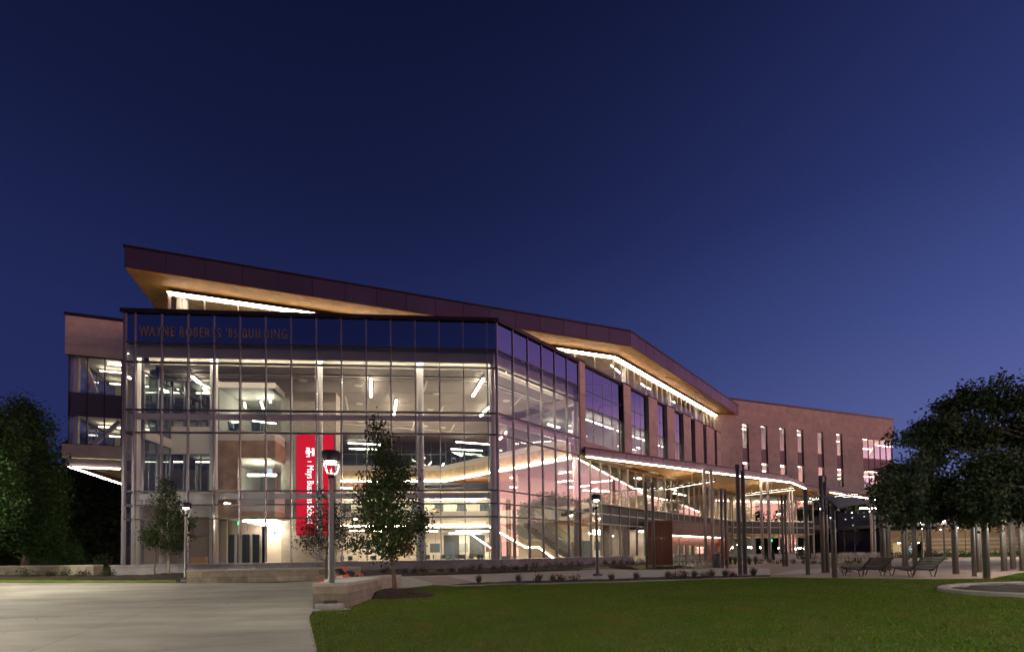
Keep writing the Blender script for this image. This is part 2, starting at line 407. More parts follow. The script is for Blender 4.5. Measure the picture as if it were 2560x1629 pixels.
# concrete slabs, turned 45 degrees, joints 12 mm
ang = R_(21); ca, sa = math.cos(ang), math.sin(ang); SL = 4.6
rot = [(ca * x + sa * y, -sa * x + ca * y) for x, y in plaza_poly]
i0, i1 = math.floor(min(p[0] for p in rot) / SL), math.ceil(max(p[0] for p in rot) / SL)
j0, j1 = math.floor(min(p[1] for p in rot) / SL), math.ceil(max(p[1] for p in rot) / SL)
for i in range(i0, i1):
    for j in range(j0, j1):
        P = clip_cell(rot, i * SL + .007, (i + 1) * SL - .007, j * SL + .007, (j + 1) * SL - .007)
        if len(P) < 3: continue
        o = sheet_mb(P, .010, 1.15, h=lambda x, y: zt(ca * x - sa * y, sa * x + ca * y)).build('slab', conc_m, None)
        for vtx in o.data.vertices:
            x, y, z = vtx.co; vtx.co = (ca * x - sa * y, sa * x + ca * y, z)
        COL.objects.unlink(o); weld(o); link(o, plaza)
o = sheet_mb(plaza_poly, -.002, 1.0).build('joint_bed', joint_m); COL.objects.unlink(o); link(o, plaza)
lawn_edge = gpoly([(1004, 1472), (1084, 1463), (1150, 1466), (1220, 1463), (1580, 1455), (1925, 1443), (2040, 1445), (2351, 1448), (2475, 1447), (2560, 1431), (2700, 1420)])
lawn_poly = [(-2.55, -4)] + edge + gpoly([(862, 1491)]) + lawn_edge + [(40, 24), (40, -4)]
struct(weld(sheet_mb(lawn_poly, .002, .7).build('lawn', grass_m)))
kerb_line = gpoly([(1084, 1462.5), (1144, 1466), (1220, 1463), (1400, 1459), (1580, 1454.5), (1760, 1448.5), (1925, 1443)])
mb = MB()
for a, b in zip(kerb_line[:-1], kerb_line[1:]):
    L = math.dist(a, b); mx, my = (a[0] + b[0]) / 2, (a[1] + b[1]) / 2
    mb.box((mx, my, zt(mx, my) - .02), (L + .02, .16, .16), math.atan2(b[1] - a[1], b[0] - a[0]))
struct(mb.build('lawn_kerb', kerb_m))
walk_poly = gpoly([(1003, 1471), (1084, 1462), (1140, 1462), (1580, 1447), (1925, 1440), (1925, 1420), (1783, 1419), (1619, 1423), (1446, 1426), (1220, 1433.5), (1004, 1440)])
struct(weld(sheet_mb(walk_poly, .008, .8).build('walkway', walk_m)))
pav = mat('brick_paving', (.24, .165, .13), .85, noise=.25, nscale=2.0, bump=.2)
t = pav.node_tree; b = t.nodes['Principled BSDF']; br = t.nodes.new('ShaderNodeTexBrick'); geo = t.nodes.new('ShaderNodeNewGeometry')
br.inputs['Scale'].default_value = 4.5; br.inputs['Color1'].default_value = (.33, .245, .20, 1); br.inputs['Color2'].default_value = (.27, .195, .16, 1); br.inputs['Mortar'].default_value = (.15, .12, .1, 1); br.inputs['Mortar Size'].default_value = .012
t.links.new(geo.outputs['Position'], br.inputs['Vector']); t.links.new(br.outputs['Color'], b.inputs['Base Color'])
struct(weld(sheet_mb(gpoly([(1028, 1441.5), (1120, 1438), (1192, 1456), (1142, 1461.5), (1092, 1461)]), .012, .6).build('paving_band', pav)))
rp = gpoly([(1700, 1446), (1925, 1441.5), (2040, 1444), (2351, 1447), (2475, 1446), (2560, 1430), (2750, 1420)]) + [(60, 30), (75, 62), (28, 66), (24, 50)] + gpoly([(1783, 1419.5), (1730, 1428)])
struct(weld(sheet_mb(rp, .004, 1.5).build('entrance_plaza', pav)))
for px in ([(1560, 1446), (1730, 1439), (1930, 1424), (1880, 1420), (1783, 1421), (1600, 1431)], [(1925, 1437), (2100, 1430), (2300, 1420), (2200, 1413), (1990, 1424)], [(2330, 1416), (2560, 1404), (2560, 1399), (2300, 1408)]):
    struct(weld(sheet_mb(gpoly(px), .016, 1.2).build('walkway', walk_m)))
# mulch beds and grass strips
def bed(px, off=.02, h=.05, name='mulch_bed', m=mulch_m, extra=None):
    P = gpoly(px) if extra is None else extra
    o = sheet_mb(P, off, .35).build(name, m); weld(o)
    for vtx in o.data.vertices: vtx.co.z += h * random.random()
    return struct(o)
bed([(1126, 1461), (1220, 1456), (1580, 1446), (1760, 1440.5), (1925, 1438.5), (1925, 1442.5), (1760, 1448), (1580, 1454), (1220, 1462), (1144, 1465.3)])
F_pre = None
bed(None, extra=gpoly([(905, 1443), (1004, 1439.5), (1220, 1433), (1446, 1425.5)]) + gpoly([(1520, 1416)]) + [(12.2, 42.5), (11.0, 43.0), (-.6, 29.6), (-9.5, 28.9)])
bed(None, extra=gpoly([(-100, 1449), (0, 1449), (440, 1449.5), (467, 1449)]) + [(-17.5, 27.6), (-24.5, 27.2), (-40, 27.6)])
bed([(-400, 1455), (0, 1454.5), (440, 1456), (440, 1450), (0, 1449.5), (-400, 1449)], .02, .02, 'grass_strip', blade_m)
bed([(1446, 1425.5), (1619, 1422.5), (1783, 1418.5), (1720, 1411), (1640, 1411), (1520, 1416)], .02, .02, 'grass_strip', blade_m)
bed([(2060, 1412), (2150, 1414), (2170, 1410), (2050, 1408)], .03, .02, 'grass_strip', blade_m)
# grass blades on the near lawn
def blades(poly, nb, hgt, name, mt, ylim):
    xs = [p[0] for p in poly]; ys = [p[1] for p in poly]
    out = []
    while sum(map(len, out)) < nb:
        x = rng.uniform(max(min(xs), -8), min(max(xs), 26), nb); y = 5.5 + (ylim - 5.5) * rng.random(nb) ** 1.25
        ins = np.zeros(nb, bool); j = len(poly) - 1
        for i in range(len(poly)):
            xi, yi = poly[i]; xj, yj = poly[j]
            c = ((yi > y) != (yj > y)) & (x < (xj - xi) * (y - yi) / (yj - yi + 1e-12) + xi); ins ^= c; j = i
        ins &= np.abs(x) < y * 1.12 + 1
        out.append(np.stack([x[ins], y[ins]], 1))
    p = np.concatenate(out)[:nb] + rng.normal(0, .022, (nb, 2)); x, y = p[:, 0], p[:, 1]
    s3 = lambda a, b, q: (lambda t: t * t * (3 - 2 * t))(np.clip((q - a) / (b - a), 0, 1))
    z = -.06 + .20 * s3(3, 13, y) + .24 * s3(12, 25, y)
    a = rng.uniform(0, 2 * np.pi, nb); w = .0035 + .0006 * y; h = hgt * rng.uniform(.5, 1.25, nb) * (1 + .35 * np.sin(x * 2.1 + np.sin(y * 1.7) * 2) * np.sin(y * 2.7))
    lx, ly = rng.normal(0, .6, nb) * h, rng.normal(0, .6, nb) * h
    V = np.empty((nb, 3, 3)); V[:, 0] = np.stack([x - np.cos(a) * w, y - np.sin(a) * w, z], 1); V[:, 1] = np.stack([x + np.cos(a) * w, y + np.sin(a) * w, z], 1); V[:, 2] = np.stack([x + lx, y + ly, z + h], 1)
    o = np_mesh(name, V.reshape(-1, 3), np.arange(3 * nb).reshape(-1, 3), mt); tag(o, 'short mown green lawn grass in front of the building', 'grass', kind='stuff')
lawn_in = [p for p in lawn_poly]
blades(lawn_in, 420000, .042, 'grass', blade_m, 22.5)

# ================================================================== BUILDING
AF, AR, AW = 4.65, 47.38, 19.8
C0 = (-.818, 30.13)
LF = 22.52
F = Plane(C0[0] - LF * math.cos(R_(AF)), C0[1] - LF * math.sin(R_(AF)), AF)
R = Plane(C0[0], C0[1], AR)
A = Plane(9.75, 43.45, 19.5)          # clerestory front (s negative to the left)
B = Plane(9.75, 43.45, AR)
WP = Plane(27.4, 62.4, AW)
LP = Plane(-37.7, 38.8, 19.15)
Z = dict(top=16.53, hdr=14.75, T1=13.55, T2=10.62, T3=9.24, T4=5.66, T5=4.82, T6=3.98, sill=1.28)
ROWS = ['sill', 'T6', 'T5', 'T4', 'T3', 'T2', 'T1', 'hdr', 'top']
bld = empty('school_building', (0, 32, 0.7))
tag(bld, 'large modern school building with lit glass atrium and slanted roof at dusk', 'building')
# ---- curtain walls
def curtain(pl, sts, rows, pane_top='spandrel', mm=None, tmm=None, s_end=None, name_pre='', depth=.16, skip=lambda i, r: False, glassmat=None, dark_rows=()):
    for i, s in enumerate(sts):
        w = .06
        pbox('mullion', mm or mullion_m, bld, pl, s - w / 2, s + w / 2, -.14, .07, Z[rows[0]] if rows[0] in Z else rows[0], (Z[rows[-1]] if rows[-1] in Z else rows[-1]))
    zs = [Z[r] if r in Z else r for r in rows]
    for z in zs[1:-1]:
        pbox('transom', tmm or transom_m, bld, pl, sts[0], sts[-1], -.12, .045, z - .045, z + .045)
    for i in range(len(sts) - 1):
        for k in range(len(zs) - 1):
            if skip(i, k): continue
            a, b, c, d = sts[i] + .03, sts[i + 1] - .03, zs[k] + .045, zs[k + 1] - .045
            if pane_top and k == len(zs) - 2: pbox('spandrel_panel', spandrel, bld, pl, a, b, -.04, 0, c, d)
            elif k in dark_rows and i >= dark_rows[k]: pbox('dark_panel', dark_spandrel, bld, pl, a, b, -.04, 0, c, d)
            else: pbox('glass_pane', glassmat or glass, bld, pl, a, b, -.026, 0, c, d)
Fm = [0.0] + [LF - .6188 - 1.5246 * (14 - i) for i in range(15)] + [LF]
curtain(F, Fm, ROWS)
curtain(R, [i * 1.5234 for i in range(7)], ROWS)
UE = 25.9
Us = [i * 1.5234 for i in range(6, 30)]
ROWU = ['sill', 'T6', 'T5', 'T4', 9.06]
curtain(R, Us, ROWU, pane_top=None, mm=ccol_m, tmm=ccol_m, dark_rows={1: 2, 2: 2}, skip=lambda i, k: (i >= 11 and i <= 17 and k == 0))
# left return of the glass box
LR = Plane(*F.P(0, 0, 0)[:2], AF + 90)          # s goes back (inwards), outward normal to the left
curtain(LR, [0, 1.5, 3.0, 4.5, 6.0, 7.5, 9], ROWS)
# caps, base
pbox('parapet_cap', cap_m, bld, F, -.25, LF + .1, -.6, .16, Z['top'] + .002, Z['top'] + .24)
pbox('parapet_cap', cap_m, bld, R, .05, 9.15, -.6, .16, Z['top'] + .004, Z['top'] + .242)
pbox('parapet_cap', cap_m, bld, LR, .62, 9.2, -.16, .6, Z['top'] + .006, Z['top'] + .244)
for pl, s0, s1 in ((F, -.6, LF + .12), (R, .12, 17.2)):
    pbox('base_wall', base_m, bld, pl, s0, s1, -.7, .14, -.6, Z['sill'] - .14)
    pbox('base_ledge', base_m, bld, pl, s0 - .05, s1 + .02, -.7, .2, Z['sill'] - .138, Z['sill'] - .03)
pbox('base_wall', base_m, bld, LR, .72, 9.4, -.58, .5, -.6, Z['sill'] - .142)
# ---- lettering on the navy panels
s0, z0 = F.hit(351, 825.5)
s1, z1 = F.hit(718, 835)
tm = face_matrix(F, s0, .06, z0 - .36)
tx = text_obj('building_sign', "WAYNE ROBERTS '85 BUILDING", letter_m, bld, tm, 1.0, .03, .6, spacing=1.32)
w = max(v.co.x for v in tx.data.vertices); h = max(v.co.y for v in tx.data.vertices)
tx.matrix_basis = tm @ Matrix.Diagonal(((s1 - s0) / w, .62 / h, 1, 1))
# ---- roof: slabs, fascia, soffit, clerestory
ZS, ZF = 19.87, 21.45                             # soffit, fascia top
sL = A.S(425, 0, 735)                            # left clerestory end
def line_x(p, d, q, e):                           # intersection of two 2D lines
    det = d[0] * -e[1] + e[0] * d[1]; t = ((q[0] - p[0]) * -e[1] + e[0] * (q[1] - p[1])) / det
    return (p[0] + d[0] * t, p[1] + d[1] * t)
OV = 1.9
kA = line_x(A.P(0, OV, 0)[:2], A.d, B.P(0, OV, 0)[:2], B.d)
eB = B.P(B.S(1849, OV, 1020), OV, 0)[:2]
eA = A.P(sL - 1.85, OV, 0)[:2]
back = [(B.P(27.5, -14, 0)[0], B.P(27.5, -14, 0)[1]), A.P(0, -16, 0)[:2], A.P(sL - 1.85, -14, 0)[:2]]
roof_poly = [eA, kA, eB] + [tuple(p) for p in back]
roof = MB().prism([tuple(p) for p in roof_poly], ZS + .22, ZF - .12).build('roof', cap_m, bld)
def plane_from(p, q): return Plane(p[0], p[1], math.degrees(math.atan2(q[1] - p[1], q[0] - p[0])))
def fascia_run(p, q, step, z0, z1, m, name, par, n1=.06):
    pl = plane_from(p, q); L = math.dist(p, q); k = max(1, round(L / step)); e = .018
    for i in range(k):
        pbox(name, m, par, pl, L * i / k + e, L * (i + 1) / k - e, -.04, n1 - .02 + random.uniform(-.006, .006), z0, z1)
    pbox('fascia_cap', cap_m, par, pl, -.05, L + .05, -.1, n1 + .04, z1 + .002, z1 + .11)
    pbox('fascia_back', cap_m, par, pl, .02, L - .02, -.12, -.043, z0 + .01, z1 - .01)
fascia_run(eA, kA, 2.25, ZS + .2, ZF - .1, fascia_m, 'fascia_panel', roof)
fascia_run(kA, eB, 1.55, ZS + .2, ZF - .1, fascia_m, 'fascia_panel', roof)
fascia_run(back[2], eA, 2.3, ZS + .2, ZF - .1, fascia_m, 'fascia_panel', roof)
# soffit boards: mitred strips parallel to the eaves
def soffit_strips(outer, inner, nb, z, m, parent):
    mb = MB()
    for i in range(nb):
        f0, f1 = i / nb + .014, (i + 1) / nb - .014
        for k in range(len(outer) - 1):
            L4 = []
            for (f, q) in ((f0, k), (f0, k + 1), (f1, k + 1), (f1, k)):
                o_, i_ = outer[q], inner[q]; L4.append((o_[0] + (i_[0] - o_[0]) * f, o_[1] + (i_[1] - o_[1]) * f))
            mb.add([(p[0], p[1], z) for p in L4] + [(p[0], p[1], z + .05) for p in L4], [(0, 1, 2, 3), (4, 7, 6, 5), (0, 4, 5, 1), (2, 6, 7, 3)])
    o = mb.build('soffit_boards', m, parent); o['kind'] = 'stuff'; return o
inA = A.P(sL, .0, 0)[:2]; inK = (9.75, 43.45); inB = B.P(27.2, 0, 0)[:2]; bkI = A.P(sL, -14, 0)[:2]
soffit_strips([back[2], eA, kA, eB], [bkI, inA, inK, inB], 14, ZS + .12, soffit_m, roof)
MB().prism([tuple(p) for p in roof_poly], ZS + .176, ZS + .215).build('soffit_backing', dark_m, roof)
# clerestory glazing + LED line
ZB = 16.2
def clere(pl, s0, s1, step):
    k = max(1, round((s1 - s0) / step)); st_ = [s0 + (s1 - s0) * i / k for i in range(k + 1)]
    for s in st_: pbox('clerestory_mullion', ccol_m, bld, pl, s - .03, s + .03, -.12, .05, ZB, ZS + .1)
    for i in range(k): pbox('clerestory_pane', glass, bld, pl, st_[i] + .03, st_[i + 1] - .03, -.03, 0, ZB, ZS + .1)
    pbox('clerestory_header', cap_m, bld, pl, s0, s1, -.1, .03, ZS - .06, ZS + .1)
clere(A, sL, 0, 2.0)
sBe = B.S(1799, 0, 1040)
clere(B, 0, sBe, 1.25)
AL = Plane(*A.P(sL, 0, 0)[:2], 19.5 + 90)
clere(AL, 0, 10, 2.0)
up_e = emitm('added_soffit_uplight', (1, .78, .46), 30)  # glow of hidden strips added to light the roof and canopy soffits evenly
pbox('added_soffit_uplight', up_e, bld, A, sL + .2, -9, 1.0, 1.08, 16.30, 16.33)
pbox('added_soffit_uplight', up_e, bld, R, 9.6, 31.5, -.78, -.70, 16.90, 16.93)
pbox('led_strip', led, bld, A, sL - .1, -.05, .12, .21, ZS - .22, ZS - .15)
pbox('led_strip', led, bld, B, .05, sBe - .3, .12, .21, ZS - .22, ZS - .15)
pbox('led_strip', led, bld, B, sBe - .32, sBe - .22, .12, .19, 16.9, ZS - .23)
pbox('led_channel', cap_m, bld, A, sL - .1, -.05, .02, .225, ZS - .145, ZS - .11)
pbox('led_channel', cap_m, bld, B, .05, sBe - .3, .02, .225, ZS - .145, ZS - .11)
# upper storey interior behind the clerestory
pbox('upper_back_wall', white_m, bld, A, sL + .3, 4, -9.0, -8.8, 14, ZS)
pbox('upper_back_wall', taupe_m, bld, B, 6, 27, -7.2, -7.0, 14, ZS)
MB().prism([A.P(sL, -.25, 0)[:2], A.P(0, -.25, 0)[:2], B.P(sBe, -.25, 0)[:2], B.P(sBe, -12, 0)[:2], A.P(0, -14, 0)[:2], A.P(sL, -14, 0)[:2]], ZS - .12, ZS + .1).build('upper_ceiling', inwood_m, bld)
for px in (((1533, 917), (1550, 932)), ((1528, 912), (1532, 916)), ((1600, 957), (1616, 968)), ((1618, 968), (1627, 973)), ((1675, 1000), (1679, 1003)), ((1683, 1003), (1687, 1007))):
    pa, pb_ = hitz(*px[0], ZS - .5), hitz(*px[1], ZS - .5)
    lightbar('ceiling_light', spot_dim, bld, pa, pb_, .10, .06)
for u in (1560, 1672, 1738):
    s = B.S(u, -.6, 950); mb = MB().tube([B.P(s, -.6, 10.8), B.P(s, -.6, ZS)], .2, 12); mb.build('column', colm, bld, True)
for u in (450, 462):
    s = A.S(u, -.7, 750); MB().tube([A.P(s, -.7, 14), A.P(s, -.7, ZS)], .22, 12).build('column', colm, bld, True)
# lower roof over the glass box
rx = line_x(F.P(0, -.6, 0)[:2], F.d, R.P(0, -.6, 0)[:2], R.d)
low = [F.P(.05, -.6, 0)[:2], rx, R.P(9.2, -.6, 0)[:2], R.P(9.2, -8, 0)[:2], R.P(30, -8, 0)[:2], A.P(0, -16, 0)[:2], A.P(sL, -14, 0)[:2], F.P(.05, -12, 0)[:2]]
MB().prism([tuple(p) for p in low], 15.6, 16.05).build('lower_roof', grey_m, bld)
for pl, a, b in ((F, .1, LF - .3), (R, .3, 9.0), (LR, .62, 9)):
    pbox('parapet_back', grey_m, bld, pl, a, b, *((.5, .58) if pl is LR else (-.58, -.5)), 15.0, 16.6)
# ---- stone piers with window bays (upper right wall)
def stone_wall(pl, s0, s1, z0, z1, n0, n1, pw, ph, openings=(), name='stone_panel', par=None, jo=.006):
    par = par or bld
    zs = sorted({z0, z1} | {o[2] for o in openings if z0 < o[2] < z1} | {o[3] for o in openings if z0 < o[3] < z1})
    for a, b in zip(zs[:-1], zs[1:]):
        k = max(1, round((b - a) / ph))
        for r in range(k):
            za, zb = a + (b - a) * r / k, a + (b - a) * (r + 1) / k
            xs = [(s0, s1)]
            for o in openings:
                if o[2] < zb - .01 and o[3] > za + .01:
                    nx = []
                    for (p, q) in xs:
                        if o[1] <= p or o[0] >= q: nx.append((p, q)); continue
                        if o[0] > p: nx.append((p, o[0]))
                        if o[1] < q: nx.append((o[1], q))
                    xs = nx
            for (p, q) in xs:
                m = max(1, round((q - p) / pw)); off = 0
                ed = [p + (q - p) * i / m for i in range(m + 1)]
                if r % 2 and m > 1: ed = [p] + [e - (q - p) / m / 2 for e in ed[1:]] + [q]
                for c, d in zip(ed[:-1], ed[1:]):
                    pbox(name, stone_m, par, pl, c + jo, d - jo, n0, n1 + random.uniform(-.004, .004), za + jo, zb - jo)
piers = [(1449.5, 1464), (1559, 1577.5), (1621, 1643), (1666.5, 1685.7), (1707, 1726), (1735.7, 1756), (1763.5, 1783.5), (1789, 1799)]
bays = [(1464, 1558), (1579, 1620), (1644, 1665), (1686.5, 1706), (1727, 1734.5), (1757, 1762), (1784.5, 1788)]
ZT = 16.77
PZ0 = 9.3
pe = []
for i, (a, b) in enumerate(piers):
    sa, sb = R.S(a, .1, 1000), R.S(b, .1, 1000)
    if i == 0: sa = 9.2
    pe.append((sa, sb))
    stone_wall(R, sa + .05, sb, 9.3, ZT - .02, -.45, .1, 3, 1.25)
    pbox('pier_cap', cap_m, bld, R, sa, sb + .02, -.95, .15, ZT - .018, ZT + .08)
    if i < 2: pbox('pier_reveal', bronze, bld, R, sa - .04, sa + .045, -.45, .06, 9.3, ZT - .03)
for i, (a, b) in enumerate(bays):
    s0, s1 = pe[i][1] + .01, pe[i + 1][0] - .05
    nm = [4, 3, 2, 2, 1, 1, 1][i]
    zl = [10.55, 13.4, 14.75, ZT - .12] if i < 4 else [9.4, 13.4, 14.75, ZT - .12]
    if 0 < i < 4: zl[0] = 9.4
    st_ = [s0 + (s1 - s0) * k / nm for k in range(nm + 1)]
    for s in st_: pbox('mullion', mullion_m, bld, R, s - .025, s + .025, -.28, -.155, zl[0], zl[-1])
    for z in zl: pbox('transom', transom_m, bld, R, s0, s1, -.26, -.15, z - .025, z + .025)
    pbox('bay_cap', cap_m, bld, R, s0, s1, -.95, 0, ZT - .1, ZT + .06)
    if zl[0] > 10: stone_wall(R, s0, s1, 9.3, 10.48, -.9, .04, 2.2, .6)
    for k in range(nm):
        for q in range(3):
            dk = False
            pbox('glass_pane' if q == 0 else 'spandrel_panel', (glass if q == 0 else spandrel) if not dk or q == 0 else bronze, bld, R, st_[k] + .03, st_[k + 1] - .03, -.20, -.17, zl[q] + .03, zl[q + 1] - .03)
# rooms behind the bays
pbox('bay_room_wall', grey_m, bld, R, 9.6, 44, -8.2, -8.0, 9.9, 13.5)
pbox('bay_room_ceiling', grey_m, bld, R, 9.6, 42, -8.0, -.6, 13.42, 13.6)
pbox('bay_room_floor', grey_m, bld, R, 9.6, 42, -8.0, -.5, 9.6, 9.95)
for (u0, v0, u1, v1) in ((1466, 1036, 1484, 1043), (1489, 1044, 1509, 1054), (1513, 1054, 1533, 1063), (1537, 1063, 1553, 1070), (1583, 1079, 1586, 1081), (1592, 1083, 1603, 1088), (1608, 1089, 1617, 1092), (1584, 1126, 1590, 1123), (1594, 1121, 1600, 1118), (1646, 1105, 1650, 1107), (1655, 1108, 1662, 1110)):
    p, q = R.hit(u0, v0, -1.4), R.hit(u1, v1, -1.4)
    zz = (p[1] + q[1]) / 2
    pbox('ceiling_light', spot_dim, bld, R, p[0], q[0], -1.5, -1.4, min(zz, 13.0), min(zz, 13.0) + .05)
for s in range(11, 42, 3): pbox('ceiling_light', led_dim, bld, R, s, s + 1.6, -4.6, -4.4, 12.9, 13.0)
for k in range(5): pbox('bay_partition', grey_m, bld, R, 17 + 6 * k, 17.12 + 6 * k, -8, -1.2, 9.95, 13.42)
for k in range(14): pbox('dark_window', dark_m, bld, R, 10 + k * 1.5, 11.1 + k * 1.5, -7.99, -7.9, 10.6, 12.2)

# ---- right wing: stone wall with slot windows
WT = 22.05
def wing_solid(pl, s0, s1, z0, z1, d): 
    pass
slots = [(338, 412), (548, 622), (753, 825), (950, 1020), (1175, 1243), (1388, 1455)]
zw_top = WP.Z(2094, 1083); zsp1 = WP.Z(2094, 1137); zsp0 = WP.Z(2094, 1169.7); zw_b = WP.Z(2095, 1215.8)
W0, W1 = .2, WP.S(2233, 0, 1060)
ops = [(WP.S(1780 + .22425 * a, 0, 1100), WP.S(1780 + .22425 * b, 0, 1100), zw_b, zw_top) for a, b in slots]
cw = (WP.S(2157.5, 0, 1130), W1 - .3, WP.Z(2162, 1219), WP.Z(2158, 1094))
ops_all = ops + [(cw[0], W1 + 1, cw[2], cw[3])]
WZ0 = 9.45
stone_wall(WP, -2.6, W1, WZ0, WT, -.5, 0, 2.5, 1.0, ops_all)
pbox('parapet_cap', cap_m, bld, WP, -6, W1 + .06, -.7, .08, WT + .002, WT + .22)
def window_stack(pl, o, nm, zs1, zs0, rec, mm=bronze):
    s0, s1, z0, z1 = o
    w = empty('window', pl.P((s0 + s1) / 2, 0, z0), 0, bld)
    pbox('window_jamb', bronze, w, pl, s1 - .07, s1 - .002, -rec - .1, -.02, z0, z1); pbox('window_jamb', bronze, w, pl, s0 + .002, s0 + .05, -rec - .1, -.02, z0, z1)
    pbox('window_head', bronze, w, pl, s0 + .05, s1 - .07, -rec - .1, -.02, z1 - .06, z1 - .002)
    pbox('window_sill', bronze, w, pl, s0 + .05, s1 - .07, -rec - .1, -.02, z0 + .002, z0 + .06)
    pbox('spandrel', purple_metal, w, pl, s0 + .05, s1 - .07, -rec - .06, -rec + .02, zs0, zs1)
    for (a, b) in ((z0 + .06, zs0), (zs1, z1 - .06)):
        for k in range(nm):
            pa, pb_ = s0 + .05 + (s1 - s0 - .12) * k / nm, s0 + .05 + (s1 - s0 - .12) * (k + 1) / nm
            pbox('pane', glass, w, pl, pa + .02, pb_ - .02, -rec - .03, -rec, a + .01, b - .01)
    for k in range(1, nm): 
        s = s0 + .05 + (s1 - s0 - .12) * k / nm; pbox('window_mullion', bronze, w, pl, s - .03, s + .03, -rec - .08, -rec + .06, z0 + .06, z1 - .06)
    return w
for o in ops: window_stack(WP, o, 1, zsp1, zsp0, .17)
window_stack(WP, cw, 5, zsp1 - .06, zsp0 - .15, .14)
pbox('corner_glass', glass, bld, WP, W1 - .28, W1 - .26, -6, -.2, cw[2], cw[3])
# rooms of the wing
for zf, zc in ((WZ0 - .1, zsp0 + .1), (zsp1 - .35, zw_top + .25)):
    pbox('wing_floor', grey_m, bld, WP, -5, W1 - .05, -9, -.55, zf - .2, zf)
    pbox('wing_ceiling', white_m, bld, WP, -5, W1 - .05, -9, -.55, zc, zc + .15)
    pbox('wing_back_wall', white_m, bld, WP, -5, W1 - .05, -4.7, -4.5, zf, zc)
    for k in range(7): pbox('wing_partition', white_m, bld, WP, 2 + 4.6 * k, 2.12 + 4.6 * k, -4.5, -2.0, zf, zc)
    for k in range(10): pbox('ceiling_light', led_wing, bld, WP, 1.0 + 3.3 * k, 2.9 + 3.3 * k, -1.1, -.95, zc - .06, zc - .02)
for (x, y) in ((338, 495), (950, 560), (1392, 632), (760, 912), (1398, 1005), (1398, 1050), (560, 965), (1682, 605), (1690, 715), (1750, 720), (1835, 677), (1910, 685), (1970, 690), (1700, 1025), (1755, 1028)):
    u, v = 1780 + .22425 * x, 960 + .22425 * y
    s, z = WP.hit(u, v, -1.2); pbox('ceiling_light', spot_dim, bld, WP, s, s + 1.15, -1.4, -1.3, z - .035, z + .035)
for (x0, y0, x1, y1) in ((1745, 800, 1850, 640), (1890, 1070, 1830, 990), (372, 690, 402, 630), (755, 640, 800, 725)):
    p = WP.hit(1780 + .22425 * x0, 960 + .22425 * y0, -1.0); q = WP.hit(1780 + .22425 * x1, 960 + .22425 * y1, -1.0)
    bar('brace', white_m, bld, WP.P(p[0], -1, p[1]), WP.P(q[0], -1, q[1]), .25, .25)
pbox('wing_end_wall', stone_m, bld, WP, W1 - .6, W1 - .02, -13, -.52, cw[3] + .02, WT - .01)
pbox('wing_back', base_m, bld, WP, -6, W1 - .1, -13.3, -13, 9, WT - .02)
pbox('wing_roof', cap_m, bld, WP, -8, W1 - .1, -13, -.6, WT - .7, WT - .4)
# lightning rods on the parapet
for x, y in ((655, 195), (1140, 262), (1583, 320), (1982, 372)):
    s, z = WP.hit(1780 + .22425 * x, 960 + .22425 * y, -.3); MB().tube([WP.P(s, -.3, WT + .2), WP.P(s, -.3, WT + 1.35)], .015, 5).build('lightning_rod', steel_m, bld)

# ---- left wing
LT = LP.Z(159, 786.5) ; zl_h, zl_s1, zl_s0, zl_b = LP.Z(168, 884), LP.Z(168, 976.5), LP.Z(168, 1036), LP.Z(168, 1109)
zl_l = LP.Z(160, 1143)
sl0, sl1 = LP.S(157.5), LP.S(340)
sg0, sg1 = LP.S(167), LP.S(302.5)
stone_wall(LP, sl0, sl1, zl_h, LT, -.5, 0, 2.2, .75)
stone_wall(LP, sg1, sl1, zl_b, zl_h, -.5, 0, 2.2, 1.0)
stone_wall(LP, LP.S(154.5), sl1, zl_l, zl_b, -.6, .1, 2.6, .6)
pbox('parapet_cap', cap_m, bld, LP, sl0 - .06, sl1, -.7, .08, LT + .002, LT + .25)
lw = window_stack(LP, (sg0, sg1, zl_b, zl_h), 3, zl_s1, zl_s0, .16, transom_m)
LS = Plane(*LP.P(sl0 + .35, 0, 0)[:2], 19.15 + 90)      # left side of the left wing
for (a, b) in ((zl_b, zl_s0), (zl_s1, zl_h)): pbox('glass_pane', glass, bld, LS, .2, 9, -.03, 0, a, b)
pbox('side_spandrel', bronze, bld, LS, .1, 9, -.1, 0, zl_s0, zl_s1)
pbox('side_wall', stone_m, bld, LS, .52, 14, -.345, .2, zl_h, LT - .01)
pbox('side_ledge', stone_m, bld, LS, .62, 14, -.42, .2, zl_l, zl_b)
for k in range(1, 7): pbox('mullion', mullion_m, bld, LS, k * 1.5, k * 1.5 + .06, -.1, .05, zl_b, zl_h)
for zf, zc in ((zl_b - .15, zl_s0 + .15), (zl_s1 - .2, zl_h + .1)):
    pbox('left_wing_floor', grey_m, bld, LP, sl0 + .4, sl1 + 6, -11, -.55, zf - .2, zf)
    pbox('left_wing_ceiling', white_m, bld, LP, sl0 + .4, sl1 + 6, -11, -.55, zc, zc + .15)
    pbox('left_wing_back_wall', warm_white, bld, LP, sl0 + .4, sl1 + 6, -8.2, -8, zf, zc)
    for k in range(5): pbox('dark_window', dark_m, bld, LP, sl0 + 1.0 + 1.5 * k, sl0 + 2.0 + 1.5 * k, -7.99, -7.9, zf + .3, zf + 2.7)
    for k in range(3): pbox('ceiling_light', led_dim, bld, LP, sl0 + 1.2 + 2.4 * k, sl0 + 3.0 + 2.4 * k, -3.0, -2.85, zc - .35, zc - .28); pbox('ceiling_light', led_dim, bld, LP, sl0 + .8 + 2.4 * k, sl0 + 1.6 + 2.4 * k, -6.0, -5.85, zc - .5, zc - .43)
